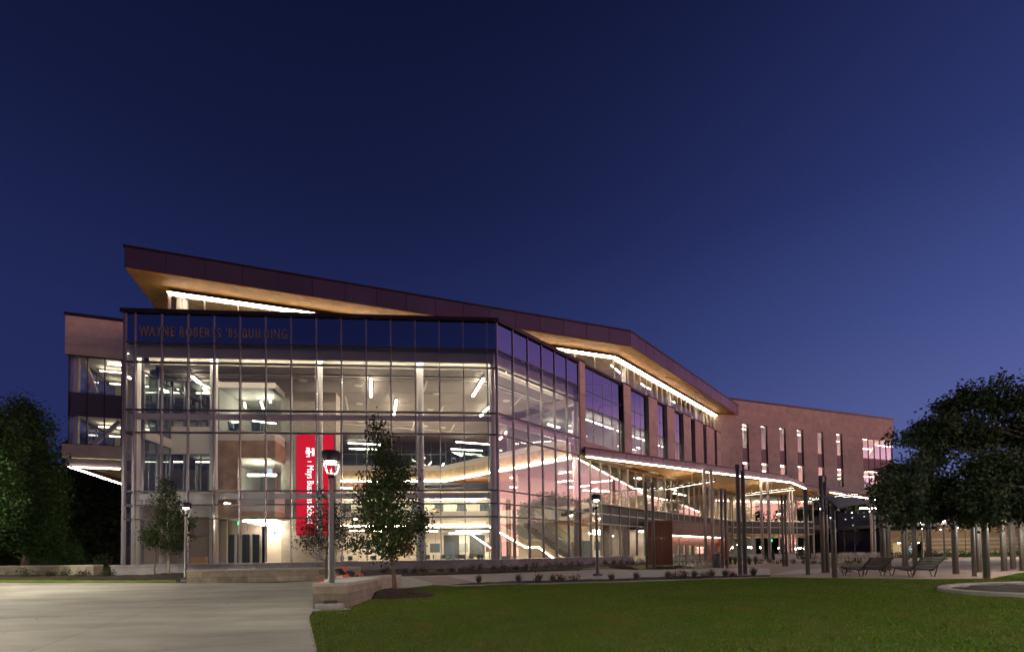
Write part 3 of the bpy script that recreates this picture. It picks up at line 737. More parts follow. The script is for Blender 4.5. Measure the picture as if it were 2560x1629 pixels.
for (x0, y0, x1, y1) in ((270, 1060, 375, 1330),): 
    p = LP.hit(130 + .29375 * x0, 590 + .29375 * y0, -.9); q = LP.hit(130 + .29375 * x1, 590 + .29375 * y1, -.9)
    bar('brace', white_m, bld, LP.P(p[0], -.9, p[1]), LP.P(q[0], -.9, q[1]), .3, .3)
p = LP.hit(234, 1110, -.9); q = LP.hit(301, 1053, -.9); bar('brace', white_m, bld, LP.P(p[0], -.9, p[1]), LP.P(q[0], -.9, q[1]), .3, .3)
for u in (188, 0): 
    if u: s = LP.S(u, -.8); pbox('white_post', white_m, bld, LP, s - .17, s + .17, -1.0, -.7, zl_b, zl_h)
pbox('ceiling_light', spot_dim, bld, LP, LP.S(268, -1.2, 910), LP.S(303, -1.2, 910), -1.35, -1.27, LP.Z(285, 911, -1.3) - .03, LP.Z(285, 911, -1.3) + .03)
pbox('left_wing_roof', cap_m, bld, LP, sl0 + .3, sl1 + 8, -14, -.55, LT - .6, LT - .3)
# soffit under the left wing with its two LED lines
zs_ = zl_l - .75
sq = hitz(171, 1167, zs_); s_a = LP.hit(171, 1167, 0)[0]
pbox('soffit_edge', purple_metal, bld, LP, sl0 + .1, sl1 + 3, -.9, -.02, zs_, zl_l - .004)
pbox('soffit_edge', purple_metal, bld, LS, .95, 14, -.25, .4, zs_ + .002, zl_l - .002)
pbox('soffit_wood', soffit_m, bld, LP, sl0 + .8, sl1 + 8, -14, -.9, zs_ + .12, zs_ + .2)
e1 = hitz(300, 1171.5, zs_ - .03); e2 = hitz(303, 1209, zs_ - .03); e0 = hitz(171, 1166.5, zs_ - .03)
bar('led_strip', led, bld, e0, e1, .12, .07); bar('led_strip', led, bld, e0 + Vector((.05, .1, 0)), e2, .12, .07)
# trunk of the left wing set back under the overhang
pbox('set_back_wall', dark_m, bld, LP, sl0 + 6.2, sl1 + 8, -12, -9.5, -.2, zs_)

# ---- canopy
ZC = 9.12
E0 = R.P(9.18, .12, 0)[:2]
E1 = hitz(1977.4, 1206, ZC)[:2]; E2 = hitz(2012, 1221, ZC)[:2]; E3 = hitz(2192, 1249, ZC)[:2]
E00 = hitz(1462, 1141, ZC)[:2]
cpoly = [tuple(E00), tuple(E1), tuple(E2), tuple(E3), tuple(WP.P(W1 - .2, -12, 0)[:2]), tuple(WP.P(4, -12, 0)[:2]), tuple(R.P(46, -1.5, 0)[:2]), tuple(R.P(9.2, -.05, 0)[:2])]
can = MB().prism(cpoly, ZC + .42, ZC + .6).build('canopy', cap_m, bld)
mbw = MB()
# soffit boards of the canopy run along its front edge
dx, dy = E1[0] - E00[0], E1[1] - E00[1]; Ld = math.hypot(dx, dy); dx, dy = dx / Ld, dy / Ld
rp_ = [((p[0] - E00[0]) * dx + (p[1] - E00[1]) * dy, -(p[0] - E00[0]) * dy + (p[1] - E00[1]) * dx) for p in cpoly]
b0, b1 = min(p[1] for p in rp_), max(p[1] for p in rp_); bw = .42
for i in range(int(b0 / bw) - 1, int(b1 / bw) + 1):
    P = clip_cell(rp_, -50, 120, i * bw + .02, (i + 1) * bw - .02)
    if len(P) < 3: continue
    w3 = [(E00[0] + p[0] * dx - p[1] * dy, E00[1] + p[0] * dy + p[1] * dx) for p in P]
    mbw.prism(w3, ZC + .30, ZC + .34)
o = mbw.build('soffit_boards', soffit_m, can); o['kind'] = 'stuff'
MB().prism(cpoly, ZC + .37, ZC + .417).build('soffit_backing', dark_m, can)
def can_fascia(p, q, z0, z1, step=1.5): fascia_run(p, q, step, z0, z1, canopy_m, 'fascia_panel', can)
can_fascia(E00, E1, ZC + .04, ZC + .66); can_fascia(E1, E2, ZC + .04, ZC + .50)
can_fascia(E2, E3, ZC + .04, ZC + .34, 2.2)
for p, q, g0, g1 in ((E00, E1, .1, 0), (E1, E2, 0, 0), (E2, E3, .3, .49), (E2, E3, .55, .98)):
    p, q = Vector((p[0], p[1], ZC)), Vector((q[0], q[1], ZC)); d = (q - p)
    n = Vector((d.y, -d.x, 0)).normalized()
    a_ = p + d * (g0 if g1 else 0) if g1 else p + d.normalized() * g0
    b_ = p + d * g1 if g1 else q
    bar('led_strip', led, can, a_ + n * .08, b_ + n * .08, .08, .065)
pbox('terrace_fill', dark_m, bld, R, 9.3, 46, -8.3, -.92, 9.02, 9.28)

# ---- glazed wall facing front under the canopy (right part)
VS0, VS1 = 2.35, WP.S(2033, 0, 1300)
k = 9; Vs = [VS0 + (VS1 - VS0) * i / k for i in range(k + 1)]
curtain(WP, Vs, [.95, Z['T6'] - .1, Z['T5'], Z['T4'], 9.06], pane_top=None, mm=ccol_m, tmm=ccol_m, dark_rows={1: 0, 2: 0})
pbox('base_wall', base_m, bld, WP, VS0, VS1 + .1, -.6, .16, -.4, .88)
VR = Plane(*WP.P(VS1, 0, 0)[:2], AW + 90)
for (z0, z1, m_) in ((.95, 3.85, glass), (3.9, 5.6, dark_spandrel), (5.7, 9.06, glass)):
    for q in range(3): pbox('glass_pane' if m_ is glass else 'dark_panel', m_, bld, VR, q * 1.5 + .03, q * 1.5 + 1.47, 0, .026, z0, z1)
for q in range(4): pbox('mullion', mullion_m, bld, VR, q * 1.5 - .03, q * 1.5 + .03, -.07, .1, .88, 9.06)
pbox('base_wall', base_m, bld, VR, .2, 6, -.1, .3, -.4, .878)
# rooms behind
for zf, zc in ((.4, 4.3), (5.3, 9.0)):
    pbox('cafe_floor', floor_m, bld, WP, -3, VS1 - .2, -10, -.3, zf - .3, zf)
    pbox('cafe_back_wall', warm_white if zf > 3 else grey_m, bld, WP, -3, VS1 - .2, -10.2, -10, zf, zc)
    pbox('cafe_ceiling', inwood_m if zf < 3 else white_m, bld, WP, -3, VS1 - .2, -10, -.3, zc - .05, zc + .05)
for s in (2.9, 5.3, 9.0): pbox('cafe_partition', warm_white, bld, WP, s, s + 1.6, -4.2, -4, 5.3, 8.95)
for s in np.linspace(3.2, VS1 - 3.5, 4): pbox('ceiling_light', led_dim, bld, WP, s, s + 2.0, -2.6, -2.4, 3.85, 3.95); pbox('ceiling_light', led_dim, bld, WP, s - .6, s + 1.8, -3.2, -3.05, 8.7, 8.8)
for s in np.linspace(3, VS1 - 1, 12): pbox('wood_baffle', inwood_m, bld, WP, s, s + .25, -4, -.6, 3.5, 4.0)
pbox('exit_sign', exit_e, bld, WP, WP.S(1926, -1, 1350), WP.S(1931, -1, 1350), -1.05, -1, WP.Z(1928, 1353, -1), WP.Z(1928, 1347, -1))
for (u, v) in ((1831, 1368), (1845, 1361), (1872, 1367), (1878, 1368), (1901, 1368), (1904, 1367), (1948, 1369), (1990, 1371), (1998, 1369)):
    s, z = WP.hit(u, v, -2.2); MB().lathe(WP.P(s, -2.2, z), [(.02, .12), (.1, .08), (.14, 0), (.1, -.08), (.02, -.12)], 8).build('globe_pendant', led_in, bld)

for (pl_, a_, b_) in ((R, 13, 24.5), (R, 33, 44), (WP, VS0 + 1, VS1 - .5)):
    pbox('added_uplight_ledge', ccol_m, bld, pl_, a_, b_, .05, .26, Z['T4'] - .09, Z['T4'] + .03); pbox('added_canopy_uplight', up_e, bld, pl_, a_ + .05, b_ - .05, .09, .20, Z['T4'] + .031, Z['T4'] + .036)  # added ledge hides an added strip that lights the canopy soffit
# ---- rust red entrance portal
ps0, ps1 = R.S(1682, 2.6, 1400), R.S(1824, 2.6, 1380)
zp = R.Z(1682, 1300, 2.6); zg = .30
portal = empty('entrance_portal', R.P((ps0 + ps1) / 2, 1, .3), 0, bld)
fw = ps1 - ps0
oz = R.Z(1690, 1336.5, 2.6)           # underside of the red header, top of recess
pbox('portal_roof', red_m, portal, R, ps0 + .02, ps1 - .02, -.1, 2.55, zp - .12, zp - .02)
pbox('portal_cap', taupe_m, portal, R, ps0 - .05, ps1 + .05, -.1, 2.66, zp - .018, zp + .06)
for k in range(4):                    # left side panels
    a, b = 2.58 - k * .66, 2.58 - (k + 1) * .66 + .012
    pbox('red_panel', red_m, portal, R, ps0, ps0 + .1, b, a, zg, 2.9); pbox('red_panel', red_m, portal, R, ps0, ps0 + .1, b, a, 2.912, zp - .13)
for k in range(7): pbox('red_panel', red_m, portal, R, ps0 + .11 + (fw - .22) * k / 7 + .006, ps0 + .11 + (fw - .22) * (k + 1) / 7 - .006, 2.5, 2.6, oz, zp - .13)
pbox('red_panel', red_m, portal, R, ps1 - .6, ps1, -.1, 2.6, zg, oz - .01)
pbox('recess_wall', red_m, portal, R, ps0 + .11, ps1 - .6, 1.55, 1.65, oz - .9, oz + .3)
pbox('led_strip', led_portal, portal, R, ps0 + .2, ps1 - .65, 1.95, 2.05, oz - .03, oz + .02)
dz = R.Z(1690, 1336, 1.6)
gs = np.linspace(ps0 + .2, ps1 - .62, 9)
for k in range(8):
    isdoor = k < 3
    pbox('door_frame', ccol_m if isdoor else red_m, portal, R, gs[k] - .05, gs[k] + .05, 1.42, 1.56, zg, oz - .9)
    pbox('door_glass' if isdoor else 'side_glass', glass, portal, R, gs[k] + .06, gs[k + 1] - .06, 1.48, 1.505, zg + .1, oz - .92)
    if isdoor: pbox('push_bar', steel_m, portal, R, gs[k] + .1, gs[k + 1] - .1, 1.52, 1.56, 1.3, 1.38)
MB().lathe((0, 0, 0), [(.0, .0), (.15, .0), (.15, .03), (.0, .03)], 14).build('round_plate', wht_m, portal, local=Matrix.Translation(R.P(ps0 - .0, 1.3, 1.25)) @ Matrix.Rotation(R.a + math.pi, 4, 'Z') @ Matrix.Rotation(math.pi / 2, 4, 'Y'))
pbox('added_canopy_uplight', up_e, portal, R, ps0 + .5, ps1 - .5, .6, .72, zp + .02, zp + .05)
pbox('added_canopy_uplight', up_e, portal, R, ps0 + .5, ps1 - .5, 1.9, 2.02, zp + .02, zp + .05)  # both strips added on the portal top, unseen, to light the canopy soffit
pbox('vestibule_ceiling', white_m, portal, R, ps0 + .2, ps1 - .2, -3, 1.4, 3.7, 3.8)
pbox('ceiling_light', led_in, portal, R, ps0 + 1, ps1 - 1, -1.2, -1.0, 3.6, 3.68)
# ================================================================== ATRIUM INTERIOR
FZ = .72
at_poly = [F.P(.1, -.3, 0)[:2], line_x(F.P(0, -.3, 0)[:2], F.d, R.P(0, -.3, 0)[:2], R.d), R.P(25, -.3, 0)[:2], R.P(30, -14, 0)[:2], F.P(34, -32, 0)[:2], F.P(.1, -32, 0)[:2]]
MB().prism([tuple(p) for p in at_poly], FZ - .4, FZ).build('atrium_floor', floor_m, bld)
# ceiling of the tall space with a pale rim
ci = 1.6
cpt = [F.P(.5, -ci, 0)[:2], line_x(F.P(0, -ci, 0)[:2], F.d, R.P(0, -ci, 0)[:2], R.d), R.P(9.3, -ci, 0)[:2], R.P(9.3, -9, 0)[:2], F.P(36, -32, 0)[:2], F.P(.5, -32, 0)[:2]]
CZ = 14.06
MB().prism([tuple(p) for p in cpt], CZ, CZ + .2).build('atrium_ceiling', ceil_m, bld)
def rim(n0, n1, z0, z1, name, m, sF=.3, sR=9.2):
    a = line_x(F.P(0, n0, 0)[:2], F.d, R.P(0, n0, 0)[:2], R.d); b = line_x(F.P(0, n1, 0)[:2], F.d, R.P(0, n1, 0)[:2], R.d)
    MB().prism([tuple(F.P(sF, n0, 0)[:2]), a, tuple(R.P(sR, n0, 0)[:2]), tuple(R.P(sR, n1, 0)[:2]), b, tuple(F.P(sF, n1, 0)[:2])], z0, z1).build(name, m, bld)
rim(-.45, -.6, 14.05, 15.5, 'shadow_box', grey_m)
rim(-.62, -1.72, 14.52, 14.58, 'cove_top', white_m)
rim(-.66, -.74, 14.30, 14.34, 'added_cove_led', led_in)  # hidden strip added to brighten the rim fascia
rim(-1.62, -1.72, CZ - .02, 14.518, 'rim_fascia', white_m)
rim(-3.0, -3.22, CZ - .07, CZ - .012, 'ceiling_trim', white_m)
rim(-3.5, -3.62, CZ - .06, CZ - .012, 'ceiling_trim', white_m)
for k in range(11):
    y = -4 - 2.4 * k; pbox('ceiling_groove', taupe_m, bld, F, 1, 34, y, y + .035, CZ - .012, CZ - .004)
# columns and wind beams behind the glass
for u in (340, 534, 798, 1052): 
    s = F.S(u, -.95, 1200); MB().tube([F.P(s, -.95, FZ), F.P(s, -.95, 15)], .225, 16).build('column', colm, bld, True)
cc = line_x(F.P(0, -.75, 0)[:2], F.d, R.P(0, -.75, 0)[:2], R.d); MB().tube([(cc[0], cc[1], FZ), (cc[0], cc[1], 15)], .225, 16).build('column', colm, bld, True)
for u in (1440, 1562, 1660): s = R.S(u, -.8, 1250); MB().tube([R.P(s, -.8, FZ), R.P(s, -.8, 13 if u < 1500 else 9)], .225, 16).build('column', colm, bld, True)
for z in (Z['T2'] - .28, Z['T4'] - .28):
    pbox('wind_beam', colm, bld, F, .4, LF - .4, -.55, -.35, z - .17, z + .17)
    pbox('wind_beam', colm, bld, R, .4, 9.0, -.55, -.35, z - .17, z + .17)
# left part: offices behind partition P1, meeting box in front
n1 = -4.2
def pz(u, v, n=n1): return F.hit(u, v, n)
sA, sB = F.S(372, n1), F.S(545, n1)
def wall_rows(pl, n, s0, s1, rows, th=.15):
    for (v0, v1, m_, nm) in rows:
        zz0, zz1 = pl.Z((F_U[0] + F_U[1]) / 2, v1, n), pl.Z((F_U[0] + F_U[1]) / 2, v0, n)
        pbox(nm, m_, bld, pl, s0, s1, n - (th if m_ is not glass_room else .03), n, zz0, zz1)
F_U = (380, 545)
wall_rows(F, n1, sA, sB, [(925, 952, white_m, 'bulkhead'), (952, 1066, glass_room, 'office_glass'), (1066, 1134, white_m, 'white_band'), (1134, 1226, glass_room, 'office_glass'), (1226, 1292, white_m, 'white_band'), (1292, 1409, taupe_m, 'lobby_wall')])
zA3, zA2 = pz(460, 1067)[1], pz(460, 1227)[1]
for zf, zc in ((zA2, pz(460, 1134)[1] + .1), (zA3, pz(460, 952)[1] + .1)):
    pbox('office_floor', grey_m, bld, F, .6, sB, -11, n1 - .15, zf - .25, zf); pbox('office_ceiling', grey_m, bld, F, .6, sB, -11, n1 - .15, zc, zc + .1)
    pbox('office_back_wall', dark_m, bld, F, .6, sB, -9.2, -9, zf, zc); pbox('office_side_wall', grey_m, bld, F, sB - .1, sB, -9, n1 - .2, zf, zc)
    pbox('pale_panel', warm_white, bld, F, sB - 3.2, sB - .4, -8.99, -8.9, zf + .1, zf + 2.4)
    for k in range(3): pbox('ceiling_light', led_dim, bld, F, sA + .4 + 1.6 * k, sA + 1.5 + 1.6 * k, -6.2, -6.1, zc - .3, zc - .25)
for k in range(5): s = sA + (sB - sA) * k / 4; pbox('office_mullion', mullion_m, bld, F, s - .03, s + .03, n1 - .06, n1 + .03, zA3, pz(460, 952)[1]); pbox('office_mullion', mullion_m, bld, F, s - .03, s + .03, n1 - .06, n1 + .03, zA2, pz(460, 1134)[1])
# left end wall running back from the glass
sLw = F.S(352, -1.4)
for (z0, z1, m_, nm) in ((FZ, 5.0, taupe_m, 'end_wall'), (5.0, 5.5, white_m, 'white_band'), (9.2, 9.8, white_m, 'white_band')):
    pbox(nm, m_, bld, F, sLw, sLw + .2, -4.2, -1.5, z0, z1)
for (z0, z1) in ((5.5, 9.2), (9.8, 13.5)):
    pbox('end_glass', glass_room, bld, F, sLw + .08, sLw + .11, -4.2, -1.5, z0, z1)
    for n_ in (-1.5, -2.8, -4.1): pbox('end_mullion', mullion_m, bld, F, sLw + .04, sLw + .14, n_ - .05, n_ + .05, z0, z1)
pbox('orange_bench_seat', orng_seat, bld, F, F.S(474, -3.6), F.S(512, -3.6), -3.9, -3.2, FZ + .25, FZ + .5)
pbox('orange_bench_back', orng_seat, bld, F, F.S(474, -3.6), F.S(512, -3.6), -4.0, -3.8, FZ + .45, FZ + .95)
# meeting box
nb_ = -2.7
F_U = (545, 690)
b0, b1 = F.S(541, nb_), F.S(687, nb_); b2 = F.S(711, -4.6)
chp = plane_from(F.P(b1, nb_, 0)[:2], F.P(b2, -4.7, 0)[:2]); chL = math.dist(F.P(b1, nb_, 0)[:2], F.P(b2, -4.7, 0)[:2])
zq = lambda v: F.Z(610, v, nb_)
def both(m_, nm, v0, v1, lo=None, th=.12):
    a = b0 if lo is None else F.S(lo, nb_)
    pbox(nm, m_, bld, F, a, b1, nb_ - th, nb_, zq(v1), zq(v0)); pbox(nm, m_, bld, chp, .0, chL, -th, -.002, zq(v1), zq(v0))
both(white_m, 'bulkhead', 955, 969)
both(glass_room, 'meeting_glass', 969, 1077, None, .03)
both(white_m, 'white_band', 1077, 1100)
both(inwood_m, 'wood_screen', 1100, 1144, 596)
both(glass_room, 'meeting_glass', 1144, 1225, 600, .03)
both(white_m, 'white_band', 1225, 1277, 600)
both(inwood_m, 'wood_screen', 1277, 1297, 600)
pbox('wood_screen', inwood_m, bld, F, b0, F.S(595, nb_), nb_ - .12, nb_ + .01, zq(1297), zq(1101))
mbs = MB()
for i in range(46):
    z = zq(1297) + (zq(1101) - zq(1297)) * (i + .5) / 46
    mbs.box(F.P((b0 + F.S(595, nb_)) / 2, nb_ + .03, z), (F.S(595, nb_) - b0, .04, .055), F.a)
for i in range(10):
    z = zq(1144) + (zq(1100) - zq(1144)) * (i + .5) / 10
    mbs.box(F.P((F.S(596, nb_) + b1) / 2, nb_ + .022, z), (b1 - F.S(596, nb_), .04, .055), F.a); mbs.box(chp.P(chL / 2, .022, z), (chL, .04, .055), chp.a)
o = mbs.build('wood_slats', inwood_m, bld); o['kind'] = 'stuff'
for (v0, v1) in ((1077, 970), (1225, 1144)):
    zf, zc = zq(v0), zq(v1)
    pbox('meeting_floor', grey_m, bld, F, b0, b2, -9, nb_ - .15, zf - .2, zf); pbox('meeting_ceiling', white_m, bld, F, b0, b2 - .3, -9, nb_ - .2, zc + .05, zc + .12)
    pbox('meeting_back_wall', warm_white if v0 < 1100 else grey_m, bld, F, b0, b2, -9.1, -9, zf, zc); pbox('meeting_side_wall', white_m, bld, F, b0, b0 + .1, -9, nb_ - .15, zf, zc)
    pbox('meeting_glass', glass_room, bld, F, b2 - .03, b2, -9, -4.7, zf, zc)
for px in ((601, 999, 617, 1021), (643, 997, 661, 1023), (667, 989, 679, 1008), (575, 1056, 600, 1055), (632, 1052, 690, 1058)):
    p, q = hitz(px[0], px[1], zq(985) if px[1] < 1040 else zq(1050)), None
    s_, z_ = F.hit(px[0], px[1], -4.6); s2_, z2_ = F.hit(px[2], px[3], -4.2 if px[1] < 1040 else -4.6)
    bar('ceiling_light', spot_dim, bld, F.P(s_, -5.2 if px[1] < 1040 else -4.6, z_), F.P(s2_, -4.0 if px[1] < 1040 else -4.6, z2_), .12, .06)
s_, z_ = F.hit(620, 1189, -4.5); pbox('ceiling_light', led_in, bld, F, s_, s_ + 1.9, -4.6, -4.45, z_, z_ + .12)
pbox('display_screen', screen_e, bld, F, F.S(668, -5), F.S(680, -5), -5.05, -5, F.Z(670, 1186, -5), F.Z(670, 1170, -5))
# vestibule under the box
sv0, sv1 = F.S(565, -4.6), F.S(704, -4.6)
zvt = F.Z(600, 1297, -3.5)
pbox('vestibule_ceiling', warm_white, bld, F, b0, b2, -12, nb_ - .15, zvt, zvt + .1)
pbox('lobby_wall', taupe_m, bld, F, sB - .1, sv0 + .1, -4.7, -4.5, FZ, zvt)
pbox('door_header', taupe_m, bld, F, sv0, F.S(652, -5), -5.2, -5.0, F.Z(610, 1335, -5), zvt)
for u in (566, 590, 602, 628, 652): s = F.S(u, -5.05); pbox('door_frame', steel_m, bld, F, s - .05, s + .05, -5.15, -4.95, FZ, F.Z(610, 1335, -5))
for u0, u1 in ((567, 589), (603, 627), (629, 651)): pbox('door_leaf', glass_room, bld, F, F.S(u0, -5.05) + .06, F.S(u1, -5.05) - .06, -5.07, -5.04, FZ + .05, F.Z(610, 1335, -5))
pbox('lobby_back_wall', warm_white, bld, F, sv0, sv1 + 1.5, -11, -10.8, FZ, zvt)
pbox('pale_wall', warm_white, bld, F, F.S(662, -5.6), sv1, -5.8, -5.6, FZ, zvt)
for i, (u0, u1, v) in enumerate(((608, 655, 1302), (622, 670, 1305), (637, 684, 1308), (650, 697, 1311), (662, 699, 1314))):
    s_, z_ = F.hit(u0, v, -3.6 - .35 * i); s2_, _ = F.hit(u1, v, -3.6 - .35 * i); pbox('ceiling_light', led_in, bld, F, s_, s2_, -3.65 - .35 * i, -3.55 - .35 * i, z_ - .04, z_ + .04)
for (u, v) in ((597, 1307), (687, 1331)): s_, z_ = F.hit(u, v, -4.9); pbox('exit_sign', exit_e, bld, F, s_ - .08, s_ + .08, -4.92, -4.88, z_ - .12, z_ + .12)
# stone wall with the banner
ns = -5.2
w0, w1 = F.S(703, ns), F.S(841, ns)
zw1 = 13.6
kx = 5
for r in range(18):
    za, zb = FZ + (zw1 - FZ) * r / 18, FZ + (zw1 - FZ) * (r + 1) / 18
    for c in range(kx): pbox('stone_tile', inner_stone, bld, F, w0 + (w1 - w0) * c / kx + .004, w0 + (w1 - w0) * (c + 1) / kx - .004, ns - .3, ns + random.uniform(0, .004), za + .004, zb - .004)
pbox('stone_return', inner_stone, bld, F, w1 - .3, w1 - .01, -6.3, ns - .31, FZ, zw1)
# atrium back: slabs of storey two and three
nk = -18.5
K = lambda u: F.S(u, nk, 1200)
ZK3 = 9.25
LEDv = F.Z(960, 1203, nk); 
k0, k1 = w1 - 9, F.S(1112, nk)
Rend = R.P(9.0, -.75, 0)
def slab(pts, z0, z1, m, name): MB().prism([tuple(p[:2]) for p in pts], z0, z1).build(name, m, bld)
zs3 = LEDv + .12
slab([F.P(k0, nk, 0), F.P(k1, nk, 0), R.P(9.1, -.7, 0), R.P(40, -.7, 0), R.P(40, -12, 0), F.P(45, -34, 0), F.P(k0, -34, 0)], zs3, zs3 + .4, soffit_m, 'third_floor_slab')
def edge_run(p, q, bands, name_m):
    pl = plane_from(p[:2], q[:2]); L = math.dist(p[:2], q[:2])
    for (z0, z1, n0, n1, m_, nm) in bands: pbox(nm, m_, bld, pl, 0, L, n0, n1, z0, z1)
    return pl, L
z3b = F.Z(960, 1175, nk); z3t = F.Z(960, 1163, nk)
bands3 = [(zs3 - .02, z3b, -.1, .05, inwood_m, 'wood_fascia'), (z3b, z3t, -.12, .07, white_m, 'white_band'), (zs3 - .16, zs3 - .05, .06, .16, led_in, 'led_line'), (z3t, z3t + 1.1, -.03, 0, glass_rail, 'rail_glass')]
edge_run(F.P(k0, nk, 0), F.P(k1, nk, 0), bands3, None)
edge_run(F.P(k1, nk, 0), R.P(9.1, -.7, 0), bands3, None)
pbox('office_front', glass_room, bld, F, k0, 40, -22.03, -22, z3t - .1, CZ)
pbox('office_back', dark_m, bld, F, k0, 42, -27, -26.8, z3t - .1, CZ)
for k in range(12): s = k0 + 1.6 * k; pbox('office_mullion', mullion_m, bld, F, s - .03, s + .03, -22.05, -21.95, z3t - .1, CZ)
# storey two
zl2 = F.Z(1150, 1312.5, nk); zs2 = zl2 + .1; z2b, z2t = F.Z(1150, 1302, nk), F.Z(1150, 1277, nk)
k2 = F.S(1222, nk); pA = F.P(k2, nk, 0); pB = F.P(k2 + 6.4, -15.5, 0); pC = R.P(12.6, -.5, 0)
slab([F.P(k0, nk, 0), pA, pB, pC, R.P(44, -.5, 0), R.P(44, -14, 0), F.P(45, -34, 0), F.P(k0, -34, 0)], zs2, zs2 + .4, soffit_m, 'second_floor_slab')
bands2 = [(zs2 - .02, z2b, -.1, .05, inwood_m, 'wood_fascia'), (z2b, z2t, -.12, .07, white_m, 'white_band'), (zs2 - .14, zs2 - .04, .06, .15, led_in, 'led_line'), (z2t, z2t + 1.0, -.03, 0, glass_rail, 'rail_glass')]
edge_run(F.P(k0, nk, 0), pA, bands2, None)
bands2b = [(zs2 - .02, z2t, -.12, .07, white_m, 'white_band'), (z2t, z2t + 1.0, -.03, 0, glass_rail, 'rail_glass')]
edge_run(pA, pB, bands2b, None); pl2, L2 = edge_run(pB, pC, bands2b, None)
tm = face_matrix(pl2, L2 * .16, .09, (zs2 + z2t) / 2 - .32)
tx = text_obj('wall_lettering', 'WHERE BUSINESS MEETS LEADERSHIP', darkletter, bld, tm, .62, .02, .8)
w = max(v.co.x for v in tx.data.vertices); tx.matrix_basis = tm @ Matrix.Diagonal((L2 * .78 / w, 1, 1, 1))
pbox('storey_two_wall', warm_white, bld, F, k0, 44, -25, -24.8, zs2, zs3)
pbox('storey_two_wall', grey_m, bld, R, 12, 44, -9.2, -9, zs2, zs3)
for k in range(9): s = k0 + 1.5 + 2.6 * k; pbox('dark_window', dark_m, bld, F, s, s + 1.0, -24.79, -24.7, zs2 + .5, zs2 + 2.8)
# ground storey back wall
pbox('ground_back_wall', warm_white, bld, F, k0, 44, -23.2, -23, FZ, zs2)
pbox('ground_back_wall', inner_stone, bld, R, 11.5, 20.5, -9.2, -9, FZ, zs2)
pbox('ground_side_wall', taupe_m, bld, R, 16.5, 25, -2.6, -2.4, FZ, zs2)
for u in (1108, 1172): s = F.S(u, -22.9); pbox('dark_window', dark_m, bld, F, s, s + 1.7, -22.99, -22.9, FZ + .6, FZ + 3.1)
for k in range(10): pbox('wall_joint', grey_m, bld, F, k0 + 2.1 * k, k0 + 2.1 * k + .04, -22.995, -22.98, FZ, zs2)
def lamp_line(u0, v0, u1, v1, y0, y1, m_=spot, w=.12, h=.06, name='ceiling_light'):
    lightbar(name, m_, bld, at(u0, v0, y0), at(u1, v1, y1), w, h)
# ceiling linear lights, unprojected to the ceiling plane
for px in ((928, 946, 928, 991), (991, 1000, 986, 1031), (985.5, 1033, 985, 1036), (1209, 946, 1182, 990), (1223, 1017, 1215, 1024), (1214, 1025, 1207, 1033), (1206, 1034, 1201, 1041),
           (481, 941, 499, 957), (509, 970, 521, 981), (1275, 1073, 1284, 1066), (1263, 1083, 1267, 1078), (1250, 1097, 1258, 1089), (1415, 1017, 1430, 1023)):
    p, q = hitz(px[0], px[1], CZ - .25), hitz(px[2], px[3], CZ - .25); lightbar('ceiling_light', spot, bld, p, q, .14, .08)
for px in ((864, 991, 870, 1024), (1060, 977, 1068, 950), (1100, 1035, 1109, 1013), (1029, 1076, 1037, 1052), (1124, 1081, 1136, 1060), (1277, 1020, 1306, 990)):
    p, q = hitz(px[0], px[1], CZ - .03), hitz(px[2], px[3], CZ - .03); bar('ceiling_strip', white_m, bld, p, q, .12, .04)
for (u, v) in ((758, 950), (895, 963), (899, 1008), (1091, 983), (1076, 1023), (902, 1053), (1062, 1064), (1266, 1001), (1108, 1068)):
    p = hitz(u, v, CZ - .02); MB().lathe((p.x, p.y, CZ - .05), [(.28, 0), (.3, .03)], 16).build('ceiling_speaker', white_m, bld)
# rows of lights of the floors beyond
for px in ((866, 1088, 930, 1091, 51), (871, 1107, 953, 1111, 51), (874, 1121, 950, 1123, 52), (1140, 1104, 1223, 1110, 49), (1128, 1122, 1205, 1126, 51), (1135, 1131, 1155, 1139, 52), (1072, 1162, 1078, 1154, 50), (1104, 1165, 1110, 1157, 50),
           (1248, 1125, 1254, 1126, 46), (1309, 1126, 1385, 1124, 44), (1331, 1066, 1373, 1066, 44), (1298, 1082, 1330, 1081, 46)):
    lamp_line(px[0], px[1], px[2], px[3], px[4], px[4])
for px in ((845, 1218, 880, 1220, 50), (1060, 1224, 1200, 1224, 52), (860, 1240, 1225, 1240, 53), (1060, 1248, 1200, 1247, 52), (1115, 1238, 1188, 1254, 50), (1183, 1248, 1215, 1245, 50),
           (1066, 1327, 1094, 1327, 50), (1140, 1327, 1224, 1327, 49), (1123, 1332, 1200, 1332, 51), (875, 1326, 960, 1327, 50), (1174, 1332, 1233, 1372, 52)):
    lamp_line(px[0], px[1], px[2], px[3], px[4], px[4], led_in, .10, .05)
for px in ((1248, 1184, 1282, 1194, 47), (1325, 1173, 1351, 1184, 45), (1397, 1183, 1442, 1176, 43), (1395, 1204, 1440, 1200, 45), (1275, 1217, 1302, 1218, 50), (1325, 1219, 1352, 1220, 49), (1424, 1217, 1475, 1213, 47), (1478, 1205, 1530, 1200, 45), (1458, 1225, 1527, 1228, 48),
           (1515, 1172, 1525, 1174, 46), (1528, 1174, 1545, 1178, 46), (1568, 1190, 1588, 1194, 47), (1593, 1194, 1603, 1196, 47), (1590, 1221, 1610, 1224, 50), (1650, 1220, 1665, 1222, 53), (1680, 1223, 1695, 1226, 54), (1684, 1232, 1714, 1238, 52)):
    lamp_line(px[0], px[1], px[2], px[3], px[4], px[4], spot, .12, .06)
